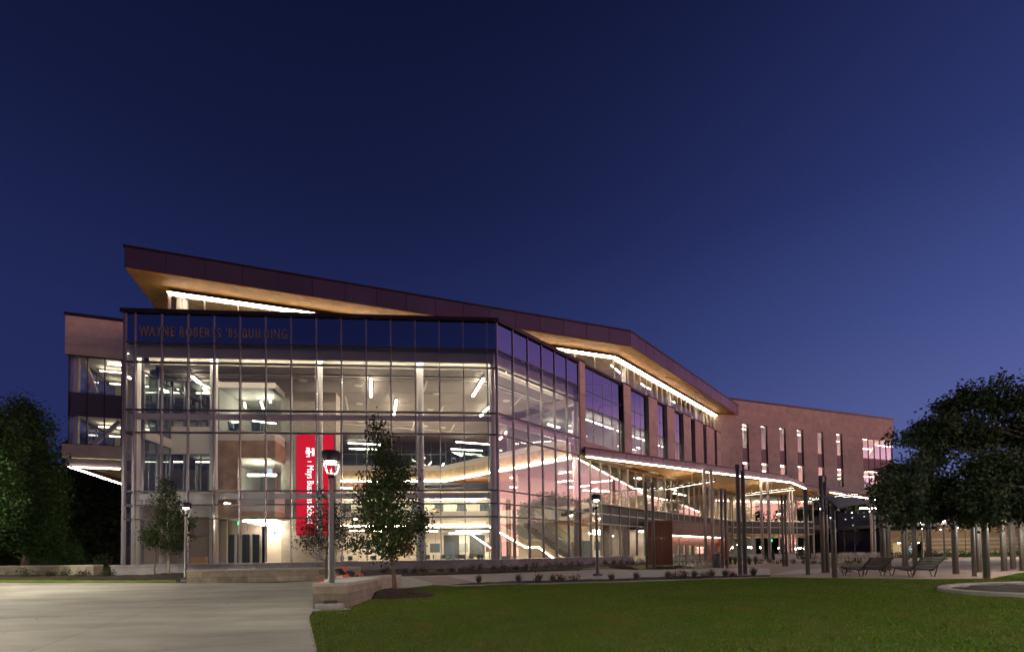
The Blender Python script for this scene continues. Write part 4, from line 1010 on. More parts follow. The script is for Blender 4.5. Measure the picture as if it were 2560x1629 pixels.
for px in ((1478, 1326, 1556, 1325, 49), (1483, 1329, 1540, 1331, 47), (1515, 1323, 1556, 1323, 51), (1472, 1332, 1500, 1334, 45)): lamp_line(px[0], px[1], px[2], px[3], px[4], px[4], led_in, .25, .1)
for px in ((1570, 1324, 1571, 1382, 45), ): lamp_line(px[0], px[1], px[2], px[3], px[4], px[4], led_in, .05, .05)
# reception desk
ds, dz_ = R.hit(1503, 1388, -6); d2 = R.S(1551, -6); pbox('reception_desk', wht_m, bld, R, ds, d2, -6.6, -6, FZ, FZ + 1.1)
# stair with a wood stringer, LED and glass balustrade
SP = Plane(*F.P(0, -12.3, 0)[:2], AF + 2)
pts = [SP.hit(1218, 1312), SP.hit(1314, 1367), SP.hit(1346, 1367), SP.hit(1386, 1396)]
stair = empty('stair', SP.P(pts[0][0], 0, FZ), 0, bld)
def sp(q, n, dz=0): return SP.P(q[0], n, q[1] + dz)
for i in range(3):
    a, b = pts[i], pts[i + 1]
    for n_ in (0.0, -1.9): bar('stringer', inwood_m, stair, sp(a, n_, .28), sp(b, n_, .28), .12, .5)
    bar('stair_led', led_in, stair, sp(a, .05, -.02), sp(b, .05, -.02), .08, .07)
    bar('stair_underside', soffit_m, stair, sp(a, -.95, .06), sp(b, -.95, .06), 1.8, .06)
    bar('stair_curb', white_m, stair, sp(a, 0, .62), sp(b, 0, .62), .1, .25)
    bar('balustrade', glass_rail, stair, sp(a, 0, 1.15), sp(b, 0, 1.15), .03, .95)
    bar('handrail', steel_m, stair, sp(a, .06, 1.55), sp(b, .06, 1.55), .05, .05)
    nst = 14 if i == 0 else 8
    if i != 1:
        for k in range(nst):
            f = (k + .5) / nst; q = (a[0] + (b[0] - a[0]) * f, a[1] + (b[1] - a[1]) * f + .42)
            bar('tread', floor_m, stair, sp(q, -.08), sp(q, -1.8), abs(b[0] - a[0]) / nst, .08)
SP2 = Plane(*R.P(3.0, -4.2, 0)[:2], 22)
q0, q1 = SP2.hit(1330, 1303), SP2.hit(1452, 1394)
stair2 = empty('stair', SP2.P(q0[0], 0, FZ), 0, bld)
for n_ in (0, -1.6):
    bar('stringer', white_m, stair2, SP2.P(q0[0], n_, q0[1] - .1), SP2.P(q1[0], n_, q1[1] - .1), .1, .45)
    bar('balustrade', glass_rail, stair2, SP2.P(q0[0], n_, q0[1] + .6), SP2.P(q1[0], n_, q1[1] + .6), .03, .9)
    bar('handrail', steel_m, stair2, SP2.P(q0[0], n_ + .05, q0[1] + 1.08), SP2.P(q1[0], n_ + .05, q1[1] + 1.08), .05, .05)
for k in range(14):
    f = (k + .5) / 14; s_ = q0[0] + (q1[0] - q0[0]) * f; z_ = q0[1] + (q1[1] - q0[1]) * f + .1
    bar('tread', floor_m, stair2, SP2.P(s_, -.06, z_), SP2.P(s_, -1.54, z_), abs(q1[0] - q0[0]) / 14, .07)
# fittings that fill the storeys: doors, wall panels, ceiling baffles, rail posts
for k in range(8):
    s_ = k0 + 9.6 + 3.1 * k
    pbox('inner_door', seat_m if k % 3 else inwood_m, bld, F, s_, s_ + 1.0, -22.985, -22.9, FZ, FZ + 2.3)
    pbox('wall_panel', (red_m, seat_m, grey_m)[k % 3], bld, F, s_ + 1.4, s_ + 2.5, -22.985, -22.93, FZ + 1.2, FZ + 2.2)
    pbox('wall_panel', (grey_m, inwood_m, seat_m)[k % 3], bld, F, s_ + 1.2, s_ + 2.4, -24.785, -24.7, zs2 + 1.0, zs2 + 2.2)
for k in range(12):
    n_ = -19.2 - .42 * k
    pbox('ceiling_baffle', dark_m if k % 2 else white_m, bld, F, k0 + 8, 30, n_, n_ + .06, zs2 - .32, zs2 - .14)
    if k < 10: pbox('ceiling_baffle', dark_m, bld, F, k0 + 8, 34, n_ - .2, n_ - .14, zs3 - .35, zs3 - .12)
for k in range(22):
    s_ = k0 + 8 + .95 * k
    if s_ < k2: pbox('rail_post', steel_m, bld, F, s_ - .015, s_ + .015, nk - .03, nk + .03, z2t, z2t + 1.02)
    if s_ < k1: pbox('rail_post', steel_m, bld, F, s_ - .015, s_ + .015, nk - .03, nk + .03, z3t, z3t + 1.12)
pbox('hand_rail', steel_m, bld, F, k0, k2, nk - .03, nk + .03, z2t + 1.02, z2t + 1.07); pbox('hand_rail', steel_m, bld, F, k0, k1, nk - .03, nk + .03, z3t + 1.12, z3t + 1.17)
for k in range(6): pbox('office_desk', wht_m, bld, F, k0 + 9 + 2.6 * k, k0 + 10.4 + 2.6 * k, -25.5, -24.8, z3t + .65, z3t + .72)
# ---- banner: lit red sign on the stone wall
nbn = ns + .12
bs0, bs1 = F.S(741, nbn), F.S(834.5, nbn); bz0, bz1 = F.Z(739, 1336, nbn), F.Z(744, 1086, nbn)
ban = empty('lit_banner', F.P((bs0 + bs1) / 2, nbn, bz0)); tag(ban, 'tall glowing red banner sign with white lettering on the stone wall inside', 'banner')
pbox('sign_case', dark_m, ban, F, bs0 - .03, bs1 + .03, ns + .005, nbn - .03, bz0 - .03, bz1 + .03)
pbox('sign_face', banner_e, ban, F, bs0, bs1, nbn - .028, nbn, bz0, bz1)
bw_ = bs1 - bs0
tm = face_matrix(F, bs0 + bw_ * .29, nbn + .01, F.Z(775, 1162, nbn), -math.pi / 2)
tx = text_obj('sign_text', 'Mays Business School', bannerw, ban, tm, .9, .004, 1.0)
w = max(v.co.x for v in tx.data.vertices); LL = F.Z(775, 1162, nbn) - F.Z(775, 1307, nbn)
tx.matrix_basis = tm @ Matrix.Diagonal((LL / w, .74, 1, 1))
zlg = F.Z(775, 1135, nbn); q = .001
def emb(name, rects, sx, sz0):                # emblem pieces: (along down, across) in units, text turned on its side
    m_ = MB()
    for (d0, d1, a0, a1) in rects:
        c = F.P(sx + (a0 + a1) / 2, nbn + .012, sz0 - (d0 + d1) / 2); m_.box(c, (abs(a1 - a0), .02, abs(d1 - d0)), F.a)
    m_.build(name, bannerw, ban)
sx = bs0 + bw_ * .25; zt0 = F.Z(775, 1119, nbn)
def esc(rects, k): return [tuple(x * k for x in r) for r in rects]
# tall letter: bar to the right, stem to the left, two small letters tucked either side of the stem
emb('emblem', esc([(.05, .95, .82, 1.0), (.05, .20, .72, .86), (.80, .95, .72, .86), (.42, .58, .12, .84), (.36, .64, .02, .14),
               (-.02, .08, .06, .46), (.26, .36, .06, .46), (-.02, .36, .38, .48), (.08, .28, .20, .27),
               (.64, .73, .06, .48), (1.0, 1.09, .06, .48), (.70, .86, .30, .42), (.86, 1.02, .30, .42)], .60), sx, zt0)
emb('emblem_bar', [(.98, 1.02, .14, .40)], sx, zt0)
# ================================================================== SITE OBJECTS
# ---- street lamps
def street_lamp_proto(H=4.15):
    t = empty('street_lamp', (0, 0, 0))
    MB().lathe((0, 0, 0), [(.0, -.4), (.22, -.4), (.22, .02), (.0, .02)], 18).build('footing', kerb_m, t)
    MB().box((0, 0, .07), (.34, .34, .10)).build('base_plate', pole_m, t)
    MB().lathe((0, 0, 0), [(.115, .12), (.115, .16), (.085, .2), (.062, H - .72), (.06, H - .70)], 16).build('pole', pole_m, t, True)
    MB().lathe((0, 0, 0), [(.085, H - .74), (.085, H - .62), (.06, H - .60)], 16).build('collar', hood_m, t, True)
    for k in range(4):
        a = math.pi / 4 + k * math.pi / 2; c, s = math.cos(a), math.sin(a)
        P = [(c * r, s * r, z) for r, z in ((.05, H - .64), (.13, H - .61), (.19, H - .54), (.225, H - .45), (.235, H - .30))]
        MB().tube(P, .009, 6).build('yoke_rib', steel_m, t, True)
    MB().lathe((0, 0, 0), [(.0, H - .26), (.20, H - .26), (.245, H - .30), (.25, H - .28), (.245, H - .02), (.22, H), (.0, H)], 24).build('hood', hood_m, t, True)
    MB().lathe((0, 0, 0), [(.0, H - .36), (.07, H - .35), (.12, H - .32), (.14, H - .285), (.0, H - .285)], 20).build('lens', lamp_e, t)
    MB().lathe((0, 0, 0), [(.025, H - .60), (.02, H - .52), (.012, H - .5)], 10).build('lamp_stem', steel_m, t)
    return t
proto = street_lamp_proto()
G_L = 'street lamps on slim posts'
def put_lamp(p, label, first=False, rz=0.0, sc=1.0, dim=False):
    m = Matrix.Translation(Vector(p)) @ Matrix.Rotation(rz, 4, 'Z') @ Matrix.Scale(sc, 4)
    if first: proto.matrix_basis = m; tag(proto, label, 'street lamp', G_L); return proto
    o = copy_thing(proto, m, label, G_L); o['category'] = 'street lamp'
    if sc > 1.3 or dim:
        for c in o.children:
            if c.name.startswith('lens'): c.data = c.data.copy(); c.data.materials[0] = lamp_dim if dim else lamp_tall
    return o
pf = grd(829, 1519); pf.z += .1
put_lamp(pf, 'tall dark street lamp with glaring lens standing beside the low stone bench wall', True, .2)
put_lamp(grd(1494, 1439), 'dark street lamp standing in the planting strip between lawn and walkway', rz=.5, dim=True)
put_lamp(grd(464, 1449), 'street lamp at the left end of the long planter wall', dim=True)
put_lamp(grd(2307, 1398), 'small distant street lamp in front of the lit brick niche', rz=.4, sc=1.05)
put_lamp(grd(2362, 1398), 'small distant street lamp before the banded brick wall, right of the niche', rz=.1, sc=1.05)
# unseen lamps outside the picture that brighten plaza and lawn; brick wall pair added
put_lamp((-21.5, 18.5, zt(-21.5, 18.5)), 'street lamp at the far left edge of the concrete plaza', sc=1.5)
put_lamp((-13.5, 5.5, zt(-13.5, 5.5)), 'street lamp on the near left plaza out of the picture', sc=1.5)
put_lamp((4.5, -1.5, zt(4.5, -1.5)), 'unseen street lamp on the near lawn behind the camera', sc=1.5)
put_lamp((23.5, 8.0, zt(23.5, 8)), 'unseen street lamp on the lawn right of the mulch ring', sc=1.5)
put_lamp((-31.0, 22.5, zt(-31, 22.5)), 'street lamp beside the lit tree beyond the left edge', sc=2.0)
put_lamp((14.0, 2.5, zt(14, 2.5)), 'unseen street lamp on the right part of the near lawn', sc=1.5)
put_lamp((25.0, 18.5, zt(25, 18.5)), 'unseen street lamp right of the oak tree', sc=1.5)
put_lamp((66, 55, zt(66, 55)), 'added unseen street lamp before the brick wall beyond the right edge', sc=2.2)
put_lamp((57, 47, zt(57, 47)), 'added unseen street lamp on the terrace beyond the right edge', sc=2.2)
# concrete foot of the front lamp
fp = grd(829, 1519)
t = tag(empty('lamp_footing', fp), 'round concrete footing on a square pad under the front street lamp', 'footing')
MB().lathe(fp, [(0, -.2), (.40, -.2), (.42, .10), (.39, .14), (0, .14)], 28).build('footing_drum', kerb_m, t, True)
MB().box(fp + Vector((0, -.05, -.07)), (1.15, 1.0, .16), .1).build('footing_pad', kerb_m, t)

# ---- planter walls of stone blocks
def block_wall(name, p, q, th, h, zb, courses, blen, label, ends=False):
    pl = plane_from(p, q); L = math.dist(p, q)
    t = tag(empty(name, pl.P(L / 2, 0, zb)), label, 'wall')
    ch = (h - .09) / courses
    for r in range(courses):
        k = max(1, round(L / blen)); ed = [L * i / k for i in range(k + 1)]
        if r % 2: ed = [0] + [e - L / k * .5 for e in ed[1:]] + [L]
        for a, b in zip(ed[:-1], ed[1:]):
            pbox('stone_block', block_m, t, pl, a + .006, b - .006, -th, random.uniform(-.006, .006), zb + r * ch + .004, zb + (r + 1) * ch - .006)
    pbox('wall_core', joint_m, t, pl, .02, L - .02, -th + .02, -.02, zb - .3, zb + h - .1)
    k = max(1, round(L / (blen * 1.3)))
    for i in range(k): pbox('cap_stone', capst_m, t, pl, L * i / k + .004, L * (i + 1) / k - .004, -th - .02, .025, zb + h - .09, zb + h)
    return t
a1, a2 = grd(466, 1457.2), grd(835, 1450)
a3 = at(900, 1446, a2.y + 1.3)
tpl = block_wall('planter_wall', a1[:2], a3[:2], .5, .66, a1.z - .02, 2, 1.25, 'long low planter wall of tan stone blocks before the glass building')
for k in range(7):
    d = (Vector(a3[:2]) - Vector(a1[:2])); f = (k + .5) / 7
    x, y = a1.x + d.x * f, a1.y + d.y * f + .12; MB().box((x, y, a1.z + .66), (.09, .05, .05)).build('skate_stop', steel_m, tpl)
A0 = grd(781.5, 1521); A1_ = grd(859, 1523)
fz = A0.z - .02; hA = at(781, 1457, A0.y).z - fz
pA_ = A0[:2]; pB_ = A1_[:2]
dirB = Vector((-.17, 1)).normalized()
bw1 = block_wall('bench_wall', pA_, (pA_[0] + (pB_[0] - pA_[0]), pA_[1]), 3.4, hA, fz, 3, .9, 'short broad wall of tan stone blocks with pale cap beside the front lamp')
b0_ = grd(861, 1489); b1_ = grd(1003, 1470)
block_wall('bench_wall', b0_[:2], b1_[:2], .5, at(1003, 1434, b1_.y).z - b1_.z + .03, b1_.z - .05, 2, 1.3, 'pale stone bench wall with dark joint behind the front tree trunk')
tg = block_wall('planter_wall', grd(-420, 1436)[:2], grd(234, 1436)[:2], .5, .6, grd(100, 1437).z, 2, 1.5, 'low grey planter wall at far left below the dark trees')

# ---- fallen barricade pieces behind the bench wall
bp = at(845, 1432, 18.6)
t = tag(empty('barricade', (bp.x, bp.y, zt(bp.x, bp.y))), 'fallen orange and white striped barricade pieces behind the stone bench wall', 'barricade')
zz = zt(bp.x, bp.y)
p0, p1 = at(796, 1458, 17.9), at(872, 1440, 18.4)
for i in range(5):
    f0, f1 = i / 5, (i + .96) / 5
    q0_, q1_ = p0.lerp(p1, f0), p0.lerp(p1, f1); bar('striped_board', orange_m if i % 2 == 0 else wht_m, t, q0_, q1_, .06, .22)
q0_, q1_ = at(845, 1422, 19.3), at(868, 1447, 19.1); bar('rubber_foot', blk_m, t, q0_, q1_, .3, .09)
q0_, q1_ = at(872, 1428, 19.2), at(890, 1442, 19.0); bar('rubber_foot', blk_m, t, q0_, q1_, .3, .09)
q0_, q1_ = at(846, 1434, 19.5), at(866, 1424, 19.7); bar('orange_panel', orange_m, t, q0_, q1_, .1, .35)
c = at(897, 1437, 19.0)
ringp = [(c.x + .16 * math.cos(a), c.y, c.z - .05 + .13 * math.sin(a)) for a in np.linspace(-.3, 3.5, 12)]
MB().tube(ringp, .035, 6).build('handle_loop', orange_m, t, True)
bar('lower_board', orange_m, t, (bp.x - .9, bp.y + .6, zz + .06), (bp.x + 1.0, bp.y + .8, zz + .06), .3, .1)

# ---- paired steel posts and canopy columns
def post_pair(ub, vb, vt, usep, dia, label, y=None, mt=post_m, single=False, yaw=.0, z_top=None, cat='post'):
    base = grd(ub, vb) if y is None else at(ub, vb, y)
    if y is not None: base.z = zt(base.x, base.y)
    top = at(ub, vt, base.y).z if z_top is None else z_top
    t = tag(empty('steel_post', base), label, cat, 'steel posts of the entrance plaza' if cat == 'post' else 'canopy columns')
    sx_ = usep * base.y / FPX
    offs = [0] if single else [-sx_ / 2, sx_ / 2]
    for o_ in offs:
        x, yy = base.x + o_, base.y + o_ * yaw
        MB().tube([(x, yy, base.z - .3), (x, yy, top)], dia / 2, 16).build('post_tube', mt, t, True)
        MB().lathe((x, yy, base.z), [(dia * .78, -.1), (dia * .78, .015), (dia * .5, .02)], 16).build('base_flange', mt, t)
    if not single:
        MB().box((base.x, base.y, top - .16), (sx_ * .9, dia * .5, .3), math.atan(yaw)).build('top_tie', mt, t)
    return t
post_pair(1627, 1423, 1204, 20, .20, 'pair of dark posts left of the rust red portal, nearest the building', yaw=.5)
post_pair(1812, 1420, 1221, 14, .17, 'pair of grey posts just right of the trash can', yaw=.6)
post_pair(1857, 1436, 1161, 18.5, .19, 'tallest pair of dark posts at the end of the planting strip', yaw=.6)
post_pair(1963, 1415, 1236, 11, .18, 'pair of grey posts in front of the right hand bench', yaw=.5)
post_pair(2020, 1436.5, 1222, 0, .195, 'single thick grey post holding the chain of the shade sail', single=True)
post_pair(2064, 1431, 1189, 15.5, .20, 'tall pair of posts crossing the lit strip under the right wing', yaw=.6)
post_pair(2087, 1445, 1257, 0, .205, 'single post at the low corner of the shade sail', single=True)
GP = [(2209, 1402, 1238, 0, 24, .24, 'thick post left of the first lounger under the crown', True), (2222, 1403, 1180, 7, 26, .16, 'pair of slim posts beside the thick sail post', False),
      (2264, 1421, 1290, 12, None, .17, 'pair of posts between the two loungers', False), (2288, 1414, 1290, 9, None, .16, 'pair of posts before the brick niche', False),
      (2324, 1408, 1290, 11, None, .2, 'pair of posts left of the far lamp at the brick wall', False), (2390, 1434, 1280, 0, None, .24, 'thick single post right of the second lounger', True),
      (2436, 1440, 1295, 0, None, .15, 'single slim post with a dark collar at its foot', True), (2448, 1430, 1295, 9, None, .15, 'pair of posts behind the slim collared post', False),
      (2467, 1446, 1290, 0, None, .22, 'thick single post standing at the lawn edge', True), (2511, 1427, 1290, 9, None, .17, 'pair of posts right of the lawn edge post', False),
      (2533, 1422, 1290, 9, None, .17, 'pair of pale posts near the right border', False), (2557, 1426, 1290, 9, None, .17, 'pair of posts at the very right border', False)]
for (u, v, vt, sep_, y, d_, lb, sg) in GP: post_pair(u, v, vt, sep_, d_, lb, y=y, single=sg, yaw=.5)
for (u, y, sep_, lb) in ((1774, 43.5, 20, 'pair of pale round canopy columns before the portal'), (1916, 50, 21, 'pair of pale canopy columns right of the tallest posts'), (1981, 56, 9, 'slim pale canopy column pair behind the right bench'), (2185, 56, 10, 'pair of slim pale columns under the right wing')):
    post_pair(u, 1400, 1200, sep_, .3 if u < 1950 else .24, lb, y=y, mt=ccol_m, z_top=ZC + .12, yaw=.3, cat='column')
# ---- linear pendants under the canopy
def pendant(u0, v0, u1, v1, z, lb):
    p, q = hitz(u0, v0, z), hitz(u1, v1, z); c = (p + q) / 2
    t = tag(empty('linear_pendant_lamp', c), lb, 'pendant lamp', 'linear pendants under the canopy')
    bar('housing', hood_m, t, p, q, .12, .20); d = (q - p); 
    bar('diffuser', led_soft, t, p + d * .02 - Vector((0, 0, .105)), q - d * .02 - Vector((0, 0, .105)), .05, .012); bar('added_upper_diffuser', led_up, t, p + d * .02 + Vector((0, 0, .103)), q - d * .02 + Vector((0, 0, .103)), .06, .006)  # upper strip added out of sight to brighten the canopy soffit
    for f in (.15, .55, .9): a = p.lerp(q, f); bar('hanger', steel_m, t, a + Vector((0, 0, .08)), Vector((a.x, a.y, ZC + .30)), .02, .02)
pendant(1668, 1220, 1788, 1199, 8.2, 'long slanting pendant bar before the portal under the wood canopy')
pendant(1861, 1236, 1989, 1221, 8.2, 'long pendant bar right of the tallest posts under the canopy')
pendant(2081, 1243, 2146, 1236, 8.4, 'pendant bar beside the shade sail under the right wing')
pendant(2030, 1247, 2060, 1243, 8.2, 'short pendant bar behind the sail chain post')
# ---- shade sail with chain
def sail(corners, label, name='shade_sail'):
    t = tag(empty(name, corners[0]), label, 'shade sail')
    n = 10; a, b, c = [Vector(p) for p in corners]; V = []; Fq = []; idx = {}
    for i in range(n + 1):
        for j in range(n + 1 - i):
            w = (1 - i / n - j / n, i / n, j / n); p = a * w[0] + b * w[1] + c * w[2]
            pull = (w[0] * w[1] + w[1] * w[2] + w[0] * w[2]); ctr = (a + b + c) / 3
            if min(w) < 1e-6: p = p + (ctr - p) * .45 * pull
            p.z += .25 * pull; idx[(i, j)] = len(V); V.append(p)
    for i in range(n):
        for j in range(n - i):
            Fq.append((idx[(i, j)], idx[(i + 1, j)], idx[(i, j + 1)]))
            if j < n - i - 1: Fq.append((idx[(i + 1, j)], idx[(i + 1, j + 1)], idx[(i, j + 1)]))
    k = len(V); MB().add(V + [v + Vector((0, 0, .012)) for v in V], Fq + [(f[2] + k, f[1] + k, f[0] + k) for f in Fq]).build('sail_cloth', sail_m, t, True)
    for p in (a, b, c):
        ctr = (a + b + c) / 3; MB().tube([p, p + (p - ctr).normalized() * .35], .03, 6).build('corner_plate', steel_m, t)
    return t
sc0, sc1, sc2 = at(2048, 1238, 20.5), at(2096, 1272, 19.8), at(2204, 1256, 24.5)
sail((sc0, sc1, sc2), 'dark blue grey triangular shade sail stretched between the posts')
ch0 = at(2022, 1228, 21.8)
t = tag(empty('chain', ch0), 'short chain tying the shade sail to the thick post', 'chain')
for i in range(9):
    p = ch0.lerp(sc0, i / 9); q_ = ch0.lerp(sc0, (i + 1.1) / 9); MB().tube([p, q_], .028 if i % 2 else .02, 6).build('chain_link', blk_m, t)
# ---- string lights
def string_light(p, q, sag, nb, label):
    p, q = Vector(p), Vector(q); t = tag(empty('string_light', p), label, 'string light', 'strings of small bulbs')
    pts = [p.lerp(q, i / 16) - Vector((0, 0, sag * 4 * (i / 16) * (1 - i / 16))) for i in range(17)]
    MB().tube(pts, .008, 4).build('cable', blk_m, t)
    for k in range(nb):
        f = (k + .5) / nb; c = p.lerp(q, f) - Vector((0, 0, sag * 4 * f * (1 - f) + .05))
        MB().lathe(c, [(.02, .06), (.03, .03), (.03, 0), (.0, 0)], 6).build('socket', blk_m, t); MB().lathe(c, [(.0, -.06), (.022, -.045), (.026, -.02), (.02, 0)], 8).build('bulb', bulb_e if k % 3 == 0 else wht_m, t)
string_light(at(2022, 1236, 21.8), at(2090, 1298, 19.9), .1, 8, 'bulb string sloping from the chain post to the low sail post')
string_light(at(2024, 1238, 21.8), at(2209, 1262, 24), .5, 12, 'bulb string hanging under the edge of the shade sail')
string_light(at(2209, 1262, 24), at(2392, 1308, 21.5), .6, 12, 'bulb string running through the tree crown to the thick post')
string_light(at(2215, 1290, 24), at(2200, 1250, 28), .3, 4, 'short bulb string beside the thick sail post')
string_light(at(2390, 1312, 21.6), at(2470, 1262, 18.6), .4, 8, 'bulb string between the thick post and the lawn edge post')
# ---- chaise loungers
def lounger_proto():
    t = empty('chaise_lounger', (0, 0, 0))
    Wd = 1.12
    # local: x along the chair (foot +x), y across; back rises at -x
    def slatrun(p, q, k, nm):
        p, q = Vector(p), Vector(q); d = (q - p); L = d.length
        for i in range(k):
            c = p + d * ((i + .5) / k)
            ang_ = math.atan2(d.z, d.x); m = Matrix.Translation(c) @ Matrix.Rotation(-ang_, 4, 'Y') @ Matrix.Diagonal((L / k * .60, Wd, .028, 1))
            o = bpy.data.objects.new(nm, cube_mesh(lw_m)); link(o, t, m)
    slatrun((-.62, 0, .86), (-.02, 0, .30), 8, 'back_slat')
    slatrun((.0, 0, .30), (1.1, 0, .42), 11, 'seat_slat')
    for s in (-1, 1):
        y = s * (Wd / 2 - .05)
        MB().tube([(-.64, y, .85), (-.02, y, .27), (1.12, y, .39)], .022, 6).build('side_rail', lw_m, t, True)
        MB().tube([(-.28, y, .52), (-.10, y, .0), (.02, y, .0), (.12, y, .28)], .02, 6).build('leg', lw_m, t)
        MB().tube([(.72, y, .36), (.88, y, .0), (.95, y, .0), (1.08, y, .39)], .02, 6).build('leg', lw_m, t)
    return t
lp = lounger_proto()
GLn = 'slatted chaise loungers'
def put_l(o, u, v, yaw, lb, copy=True):
    p = grd(u, v); m = Matrix.Translation(p) @ Matrix.Rotation(yaw, 4, 'Z')
    if not copy: o.matrix_basis = m; tag(o, lb, 'lounger', GLn)
    else: c = copy_thing(o, m, lb, GLn); c['category'] = 'lounger'
put_l(lp, 2178, 1440, R_(95), 'dark slatted chaise lounger, the one nearer the shade sail', False)
put_l(lp, 2303, 1441, R_(94), 'dark slatted chaise lounger between the post pair and the thick post')
# ---- trash can
p = grd(1793, 1419)
t = tag(empty('trash_can', p), 'round grey slatted trash can with domed lid by the post pair', 'trash can')
MB().lathe(p, [(0, .08), (.25, .08), (.25, .78), (0, .78)], 20).build('liner', blk_m, t, True)
for k in range(20):
    a = k * math.pi / 10; c, s = math.cos(a), math.sin(a)
    o = MB().box((p.x + .29 * c, p.y + .29 * s, p.z + .43), (.012, .055, .76), a).build('slat', bin_m, t)
MB().lathe(p, [(.30, .0), (.30, .06), (.26, .06), (.26, .0)], 20).build('bottom_ring', bin_m, t); MB().lathe(p, [(.31, .79), (.32, .84), (.31, .86), (.24, .86), (.24, .79)], 20).build('top_ring', bin_m, t, True)
MB().lathe(p, [(.27, .87), (.27, .98), (.22, 1.05), (.1, 1.09), (0, 1.1)], 20).build('lid', bin_m, t, True)
MB().box((p.x - .05, p.y - .255, p.z + .93), (.25, .05, .09), 0).build('lid_opening', blk_m, t)
# ---- patio chairs and tables by the portal, benches, far white furniture
def chair_proto(name, mt, wide=.5):
    t = empty(name, (0, 0, 0)); hw = wide / 2
    for k in range(7): y = -hw + wide * (k + .5) / 7; MB().box((0, y, .44), (.44, wide / 9, .02)).build('seat_slat', mt, t)
    for k in range(6):
        z = .52 + .07 * k; MB().tube([(-.22 - .02 * k, -hw, z), (-.26 - .02 * k, 0, z), (-.22 - .02 * k, hw, z)], .012, 5).build('back_rail', mt, t)
    for s in (-1, 1):
        MB().tube([(-.20, s * hw, 0), (-.22, s * hw, .45), (-.34, s * hw, .92)], .016, 6).build('rear_leg', mt, t); MB().tube([(.24, s * hw, 0), (.2, s * hw, .45)], .016, 6).build('front_leg', mt, t)
        MB().tube([(-.26, s * hw, .66), (.14, s * hw, .66), (.2, s * hw, .45)], .014, 6).build('arm', mt, t)
    return t
def table_proto(name, mt, r=.45):
    t = empty(name, (0, 0, 0)); MB().lathe((0, 0, 0), [(0, .71), (r, .71), (r, .74), (0, .74)], 24).build('table_top', mt, t)
    MB().lathe((0, 0, 0), [(.05, .02), (.035, .2), (.035, .70), (.06, .71)], 12).build('pedestal', mt, t, True)
    for k in range(3):
        a = k * 2.094; MB().tube([(0, 0, .12), (.36 * math.cos(a), .36 * math.sin(a), .01)], .02, 6).build('foot', mt, t)
    return t
def place(pr, P_, yaw, lb, cat, grp, first):
    m = Matrix.Translation(P_) @ Matrix.Rotation(yaw, 4, 'Z')
    if first: pr.matrix_basis = m; tag(pr, lb, cat, grp)
    else: c = copy_thing(pr, m, lb, grp); c['category'] = cat
def atz(u, y): q_ = at(u, 1400, y); q_.z = zt(q_.x, q_.y) + .012; return q_
cp = chair_proto('patio_chair', steel_m, .62); tp = table_proto('patio_table', steel_m)
for i, (u, y, yaw, lb) in enumerate(((1695, 33, 1.2, 'steel patio chair in front of the rust red portal wall'), (1738, 30.5, .4, 'nearest steel patio chair left of the trash can'), (1757, 31.5, 2.6, 'steel patio chair facing left beside the patio table'), (1722, 34.5, -1.0, 'steel patio chair by the portal door'))):
    place(cp, atz(u, y), yaw, lb, 'chair', 'steel patio chairs by the portal', i == 0)
for i, (u, y, lb) in enumerate(((1715, 33.5, 'round steel patio table before the portal door'), (1744, 33.0, 'round steel patio table nearer the trash can'))): place(tp, atz(u, y), 0, lb, 'table', 'patio tables by the portal', i == 0)
def bench_proto():
    t = empty('bench', (0, 0, 0)); L = 1.9
    for k in range(5): MB().box((.0 + .085 * k - .17, 0, .44), (.07, L, .03)).build('seat_slat', wsteel, t)
    for k in range(5): MB().box((-.27 - .025 * k, 0, .53 + .08 * k), (.025, L, .065)).build('back_slat', wsteel, t)
    for s in (-1, 1):
        y = s * L / 2; MB().tube([(-.25, y, 0), (-.24, y, .45), (-.38, y, .9)], .022, 6).build('rear_leg', wsteel, t); MB().tube([(.22, y, 0), (.2, y, .45)], .022, 6).build('front_leg', wsteel, t); MB().tube([(-.3, y, .64), (.18, y, .64), (.2, y, .45)], .02, 6).build('arm', wsteel, t)
    return t
bp_ = bench_proto()
for i, (u, y, yaw, lb) in enumerate(((1890, 43, 1.75, 'long pale metal bench left of the canopy columns'), (1970, 40, 1.7, 'long pale metal bench behind the grey post pair'))):
    place(bp_, atz(u, y), yaw + math.pi, lb, 'bench', 'pale benches before the cafe glass', i == 0)
wc = chair_proto('cafe_chair', wsteel); wt_ = table_proto('cafe_table', wsteel, .5)
k = 0
for i in range(26):
    u = 2042 + (i % 13) * 12.6 + random.uniform(-3, 3); y = 44 + 5 * (i // 13) + random.uniform(-1.5, 1.5)
    place(wc, atz(u, y), random.uniform(0, 6.28), 'white metal cafe chair on the far terrace behind the posts', 'chair', 'white chairs on the far terrace', i == 0)
for i in range(8): place(wt_, atz(2046 + 20 * i, 46 + random.uniform(-2, 3)), 0, 'round white cafe table on the far terrace behind the posts', 'table', 'white tables on the far terrace', i == 0)
